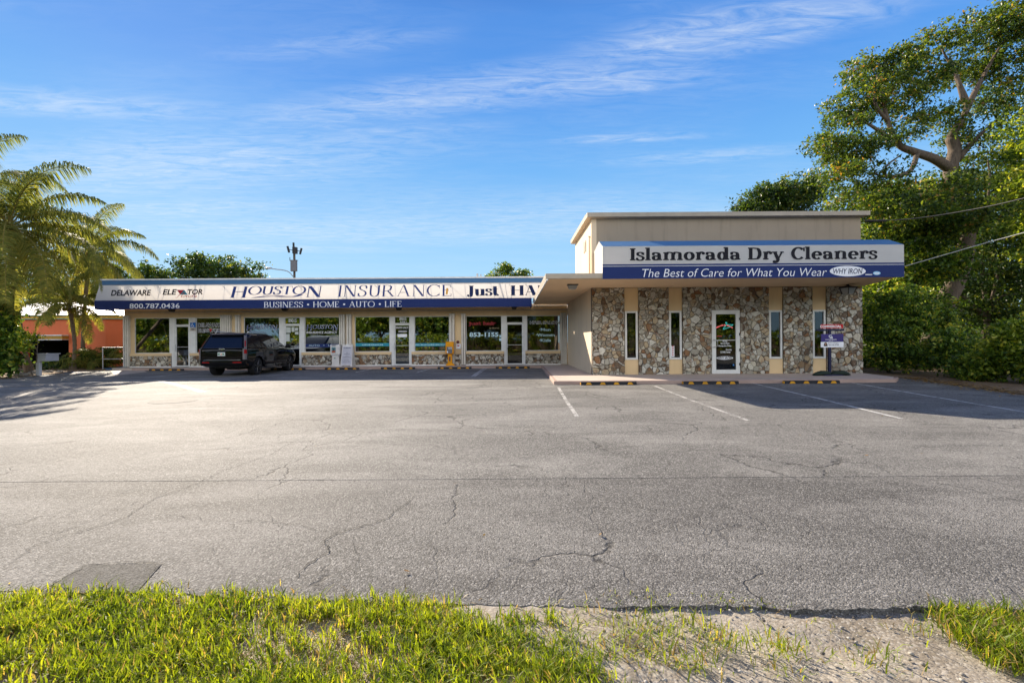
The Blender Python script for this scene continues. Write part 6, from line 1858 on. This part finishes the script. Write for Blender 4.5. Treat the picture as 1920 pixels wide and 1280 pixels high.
mb = MB(); mb.box(xn(624.5), xn(632), YN - .225, YN - .218, zn(648), zn(646.3)); mb.build('header_print', M['ink'], nb)
mb = MB(); mb.ball((xn(637.3), YN - .225, zn(653)), (.03, .02, .03)); mb.build('coin_lock', gp, nb)
mb = MB(); mb.ball((xn(629.5), YN - .175, zn(671)), (.05, .006, .03)); mb.build('green_logo', plain('green print', (.06, .25, .16), .5), nb)
# sandwich board
bd = thing('sandwich_board', 'white plastic A-frame sandwich board with grey panel beside the newspaper box', 'sandwich board', (xn(652), YN, ZW))
for sy, nm in ((-1, 'front_panel'), (1, 'back_panel')):
    x0, x1 = xn(641.2), xn(663.2)
    za, zb4 = ZW, zn(644.8)
    P = lambda x, z: (x, YN + sy * (.30 - .26 * (z - za) / (zb4 - za)), z)
    mb = MB(); v = []
    out = [(x0, za), (x0 + .08, za), (x0 + .10, za + .04), (x1 - .10, za + .04), (x1 - .08, za), (x1, za), (x1 - .05, zb4), (x1 - .11, zb4), (x1 - .12, zb4 - .05), (x1 - .22, zb4 - .05), (x1 - .23, zb4), (x0 + .23, zb4), (x0 + .22, zb4 - .05), (x0 + .12, zb4 - .05), (x0 + .11, zb4), (x0 + .05, zb4)]
    n_ = len(out); v = [P(*q) for q in out]; w_ = [(a, b + .03, c) for a, b, c in v]
    mb.add(v + w_, [tuple(range(n_)), tuple(range(n_, 2 * n_))[::-1]] + [(i, (i + 1) % n_, n_ + (i + 1) % n_, n_ + i) for i in range(n_)])
    o = mb.build(nm, wh_, bd)
    if sy < 0:
        mb = MB(); za2, zb5 = za + .09, zb4 - .14
        mb.quad(*[(a, b - .006, c) for a, b, c in (P(x0 + .05, za2), P(x1 - .05, za2), P(x1 - .07, zb5), P(x0 + .07, zb5))]); ins = mb.build('insert', plain('pale grey insert', (.45, .45, .50), .5), o)
        mb = MB(); rr = random.Random(4)
        for zf, hh, wf in ((.90, .045, .62), (.66, .02, .16), (.58, .022, .50), (.49, .02, .2), (.41, .02, .62), (.24, .02, .42), (.16, .02, .6)):
            z = za2 + (zb5 - za2) * zf; w = (x1 - x0) * wf; x = (x0 + x1) / 2 - w / 2; xe = x + w
            while x < xe:
                d = rr.uniform(.025, .06); h_ = hh * rr.uniform(.75, 1.1)
                mb.quad(*[(a, b - .011, c) for a, b, c in (P(x, z), P(min(x + d, xe), z), P(min(x + d, xe), z + h_), P(x, z + h_))]); x += d + .018
        mb.build('print', M['ink'], ins)
# orange newspaper box
xn0, xn1 = xn(836.2), xn(851)
ob = thing('newspaper_box', 'orange newspaper box on a pedestal by the hair salon', 'newspaper box', (xn(843.5), YN, ZW))
z0, z1 = zn(663.2, 843), zn(640.4, 843)
mb = MB(); mb.prism([(YN - .22, z0), (YN - .22, z1 - .22), (YN - .10, z1), (YN + .2, z1), (YN + .2, z0)], 0, xn0, xn1); mb.build('cabinet', M['orange'], ob, bevel=.015)
mb = MB(); mb.prism([(xn(840.2), z0 - .001), (xn(847.5), z0 - .001), (xn(847.8), zn(680, 843)), (xn(852.5), ZW + .04), (xn(852.5), ZW), (xn(836), ZW), (xn(836), ZW + .04), (xn(840), zn(680, 843))], 1, YN - .13, YN + .13); mb.build('pedestal', M['orange'], ob, bevel=.01)
mb = MB(); mb.box(xn(838.6), xn(848.8), YN - .235, YN - .221, zn(662, 843), zn(650, 843)); dw = mb.build('display_window', plain('grey print', (.16, .16, .17), .25), ob)
mb = MB(); mb.box(xn(838.8), xn(841), YN - .24, YN - .236, zn(661.2, 843), zn(658, 843)); mb.build('coin_plate', M['letter'], dw)
mb = MB(); mb.box(xn(841.6), xn(848.4), YN - .24, YN - .236, zn(654.2, 843), zn(650.6, 843)); mb.build('newspaper', plain('newsprint', (.42, .40, .40), .7), dw)
mb = MB(); mb.box(xn(842.7), xn(845), YN - .136, YN - .131, zn(676.5, 843), zn(668, 843)); mb.build('side_print', M['ink'], ob)
# notice and alarm bell on the wall, accessible parking sign
YW = YL - .0
mb = MB(); a_, b_ = at(855.2, 654, YW), at(864, 644.2, YW); mb.box(a_[0], b_[0], YW - .05, YW - .005, a_[2], b_[2]); nt_ = tag(mb.build('notice_box', M['letter'], bevel=.01), 'small white notice on the tan pier by the orange newspaper box', 'notice')
mb = MB(); mb.box(a_[0] + .08, b_[0] - .08, YW - .054, YW - .051, (a_[2] + b_[2]) / 2, (a_[2] + b_[2]) / 2 + .06); mb.box(a_[0] + .05, b_[0] - .05, YW - .054, YW - .051, b_[2] - .06, b_[2] - .04); mb.build('print', M['red'], nt_)
mb = MB(); c = at(858.5, 641, YW); mb.lathe([(0, -.03), (.07, -.025), (.085, .02), (.03, .06), (0, .06)], (c[0], YW - .05, c[2]), 1, 16); tag(mb.build('alarm_bell', plain('red brown bell', (.12, .03, .03), .4), smooth=True), 'small dark red bell above the white wall notice', 'bell')
YH = YL - .06
a_, b_ = at(356.8, 620.2, YH), at(366.6, 604.4, YH); zmid = at(360, 613.6, YH)[2]
hs_ = thing('parking_sign', 'blue accessible parking sign with wheelchair symbol beside the first shop door', 'sign', ((a_[0] + b_[0]) / 2, YH, a_[2]))
mb = MB(); mb.box(a_[0], b_[0], YH - .01, YH + .02, zmid + .002, b_[2]); bp_ = mb.build('blue_plate', plain('sign blue', (.01, .12, .42), .4), hs_)
mb = MB(); mb.box(a_[0], b_[0], YH - .01, YH + .02, a_[2], zmid - .002); lp_ = mb.build('fine_plate', plain('pale plate', (.46, .42, .36), .5), hs_)
mb = MB(); cx, cz = (a_[0] + b_[0]) / 2, (zmid + b_[2]) / 2; yy = YH - .016
mb.ball((cx - .03, yy, cz + .095), (.022, .004, .022), 10, 6)
mb.tube([(cx - .03, yy, cz + .06), (cx - .02, yy, cz - .02), (cx + .04, yy, cz - .02), (cx + .07, yy, cz - .085)], .012, 6)
mb.tube([(cx - .01 + .07 * math.cos(a), yy, cz - .035 + .07 * math.sin(a)) for a in np.linspace(1.9, 5.9, 14)], .010, 6)
mb.build('wheelchair_symbol', M['letter'], bp_)
mb = MB(); mb.box(a_[0] + .05, b_[0] - .05, YH - .014, YH - .0105, a_[2] + .09, a_[2] + .12); mb.box(a_[0] + .08, b_[0] - .08, YH - .014, YH - .0105, a_[2] + .05, a_[2] + .07); mb.build('print', M['ink'], lp_)
# soffit lamps
bz = plain('bronze lamp', (.05, .042, .035), .45); gl_ = plain('lamp glass', (.30, .32, .33), .2)


def lamp_at(x, y, z, s, label):
    t = thing('soffit_lamp', label, 'soffit lamp', (x, y, z), 0, 'lamps under the eaves')
    mb = MB(); mb.box(x - .17 * s, x + .17 * s, y - .12 * s, y + .12 * s, z - .035 * s, z - .002); mb.build('base', bz, t)
    mb = MB(); mb.loft([[(x - w, y - w * .7, h), (x + w, y - w * .7, h), (x + w, y + w * .7, h), (x - w, y + w * .7, h)] for w, h in ((.15 * s, z - .036 * s), (.12 * s, z - .14 * s), (.08 * s, z - .16 * s))]); mb.build('lens', gl_ if s > 1 else bz, t)
    return t


for px, lab in ((322, 'dark eave lamp above the first shop door'), (534, 'dark eave lamp under the word BUSINESS'), (748, 'dark eave lamp under the word LIFE'), (964, 'dark eave lamp above the hair salon door')):
    lamp_at(at(px, 578, 26.7)[0], 26.7, 3.368, .95, lab)
c = onplane(1073.5, 533, (0, 0, ZS), np.array((0, 0, 1.0)))
lamp_at(c[0], c[1], ZS - .002, 1.15, 'square glass lamp under the corner of the flat canopy')
c = onplane(1589.5, 534.5, (0, 0, ZS), np.array((0, 0, 1.0)))
ln = thing('lantern', 'black six sided lantern under the canopy at the right stone pier', 'lantern', (c[0], 18.3, ZS))
x = at(1589.5, 540, 18.3)[0]
mb = MB(); mb.lathe([(0, ZS - .05), (.10, ZS - .05), (.34, ZS - .13), (.34, ZS - .15), (0, ZS - .15)], (x, 18.3, 0), 2, 6); mb.lathe([(0, ZS - .05), (.05, ZS - .05), (.05, ZS - .003), (0, ZS - .003)], (x, 18.3, 0), 2, 8); mb.build('cap', M['dark'], ln)
mb = MB(); mb.lathe([(0, ZS - .152), (.29, ZS - .152), (.20, ZS - .36), (0, ZS - .36)], (x, 18.3, 0), 2, 6); mb.build('glass', gl_, ln)
mb = MB()
for k in range(6):
    a = math.pi / 3 * k; mb.tube([(x + .295 * math.cos(a), 18.3 + .295 * math.sin(a), ZS - .152), (x + .205 * math.cos(a), 18.3 + .205 * math.sin(a), ZS - .37)], .012, 5)
mb.build('ribs', M['dark'], ln)
# roof vent pipe
c = at(895, 516, 30)
mb = MB(); mb.tube([(c[0], 30, 3.6), (c[0], 30, c[2] + .1)], .06); mb.tube([(c[0] + .22, 30, 3.6), (c[0] + .22, 30, c[2] + .05)], .04); tag(mb.build('vent_pipe', M['steel']), 'short grey vent pipes on the strip roof near the small tree', 'vent pipe')
# utility pole with antennas and street lamp arm
YP = 60.0
pw = lambda px, py: tuple(at(px, py, YP))
pb = at(552, 640, YP)[0]
up_ = thing('utility_pole', 'dark utility pole with transformer box and small antennas behind the roof', 'utility pole', (pb, YP, 0))
mb = MB(); mb.tube([(pb, YP, -.1), pw(552, 520), pw(552, 488)], [.17, .14, .12], 10); mb.tube([pw(552, 490), pw(551.5, 470)], .14, 8); mb.build('pole', M['wood'], up_)
mb = MB(); c0, c1 = pw(548.2, 509.5), pw(559, 489.5); mb.box(c0[0], c1[0], YP - .55, YP - .2, c0[2], c1[2]); mb.box(c0[0] - .05, c1[0] + .1, YP - .6, YP - .15, c1[2] + .01, c1[2] + .06); mb.build('transformer', plain('transformer grey', (.17, .17, .18), .6), up_, bevel=.02)
mb = MB(); mb.tube([pw(551, 475), pw(551, 463)], .19, 8); mb.tube([pw(550.5, 462.5), pw(550.3, 455)], .12, 8); mb.box(pw(550, 0)[0] - .05, pw(554.5, 0)[0], YP - .25, YP + .1, pw(552, 476)[2], pw(552, 464)[2]); mb.build('antenna_mast', M['dark'], up_)
for (a, b, cc, d) in ((540.6, 467.5, 1, .2), (564, 471, -1, .2)):
    p = pw(a, b); q = pw(551, 469.5)
    mb = MB(); mb.tube([q, p], .04, 6); mb.tube([(p[0] - .1 * cc, YP, p[2] + .38), (p[0] + .1 * cc, YP, p[2] - .38)], .13, 8); mb.build('panel_antenna', M['dark'], up_)
mb = MB(); mb.tube([pw(549.5, 489), pw(543.5, 488.5), pw(543.5, 482.5)], .05, 6); mb.build('small_antenna', M['dark'], up_)
mb = MB(); mb.tube(cr([pw(549, 518), pw(543, 511), pw(534, 507), pw(516, 504.5), pw(504, 502.5)], 5), .06, 6); mb.build('lamp_arm', M['steel'], up_, smooth=True)
mb = MB(); p = pw(503, 502.6); mb.ball(p, (.5, .2, .12), 10, 6); mb.build('lamp_head', gp, up_, smooth=True)
# service cables to the right
for pts, r_, lab, sl in (([(1622, 414, 19.6), (1700, 411, 18.5), (1800, 397, 17), (1930, 369, 15), (2200, 290, 12)], .017, 'upper black service cable from the roof corner past the trees', (0, 2)), ([(1690, 501, 17.2), (1770, 478, 16.6), (1850, 455, 16), (1930, 433, 15), (2200, 352, 12)], .014, 'lower pale service cable from behind the awning end to the right', None)):
    mb = MB(); mb.tube(cr([tuple(at(*p)) for p in pts], 8), r_, 6)
    o = tag(mb.build('service_cable', plain('cable', (.06, .06, .06) if sl else (.4, .4, .38), .5), smooth=True), lab, 'cable', 'service cables')
    if sl:
        mb = MB(); mb.tube([tuple(at(1622, 414.5, 19.6)), tuple(at(1662, 413.8, 19.0))], .05, 8); mb.build('cable_sleeve', M['rubber'], o)
#@@END
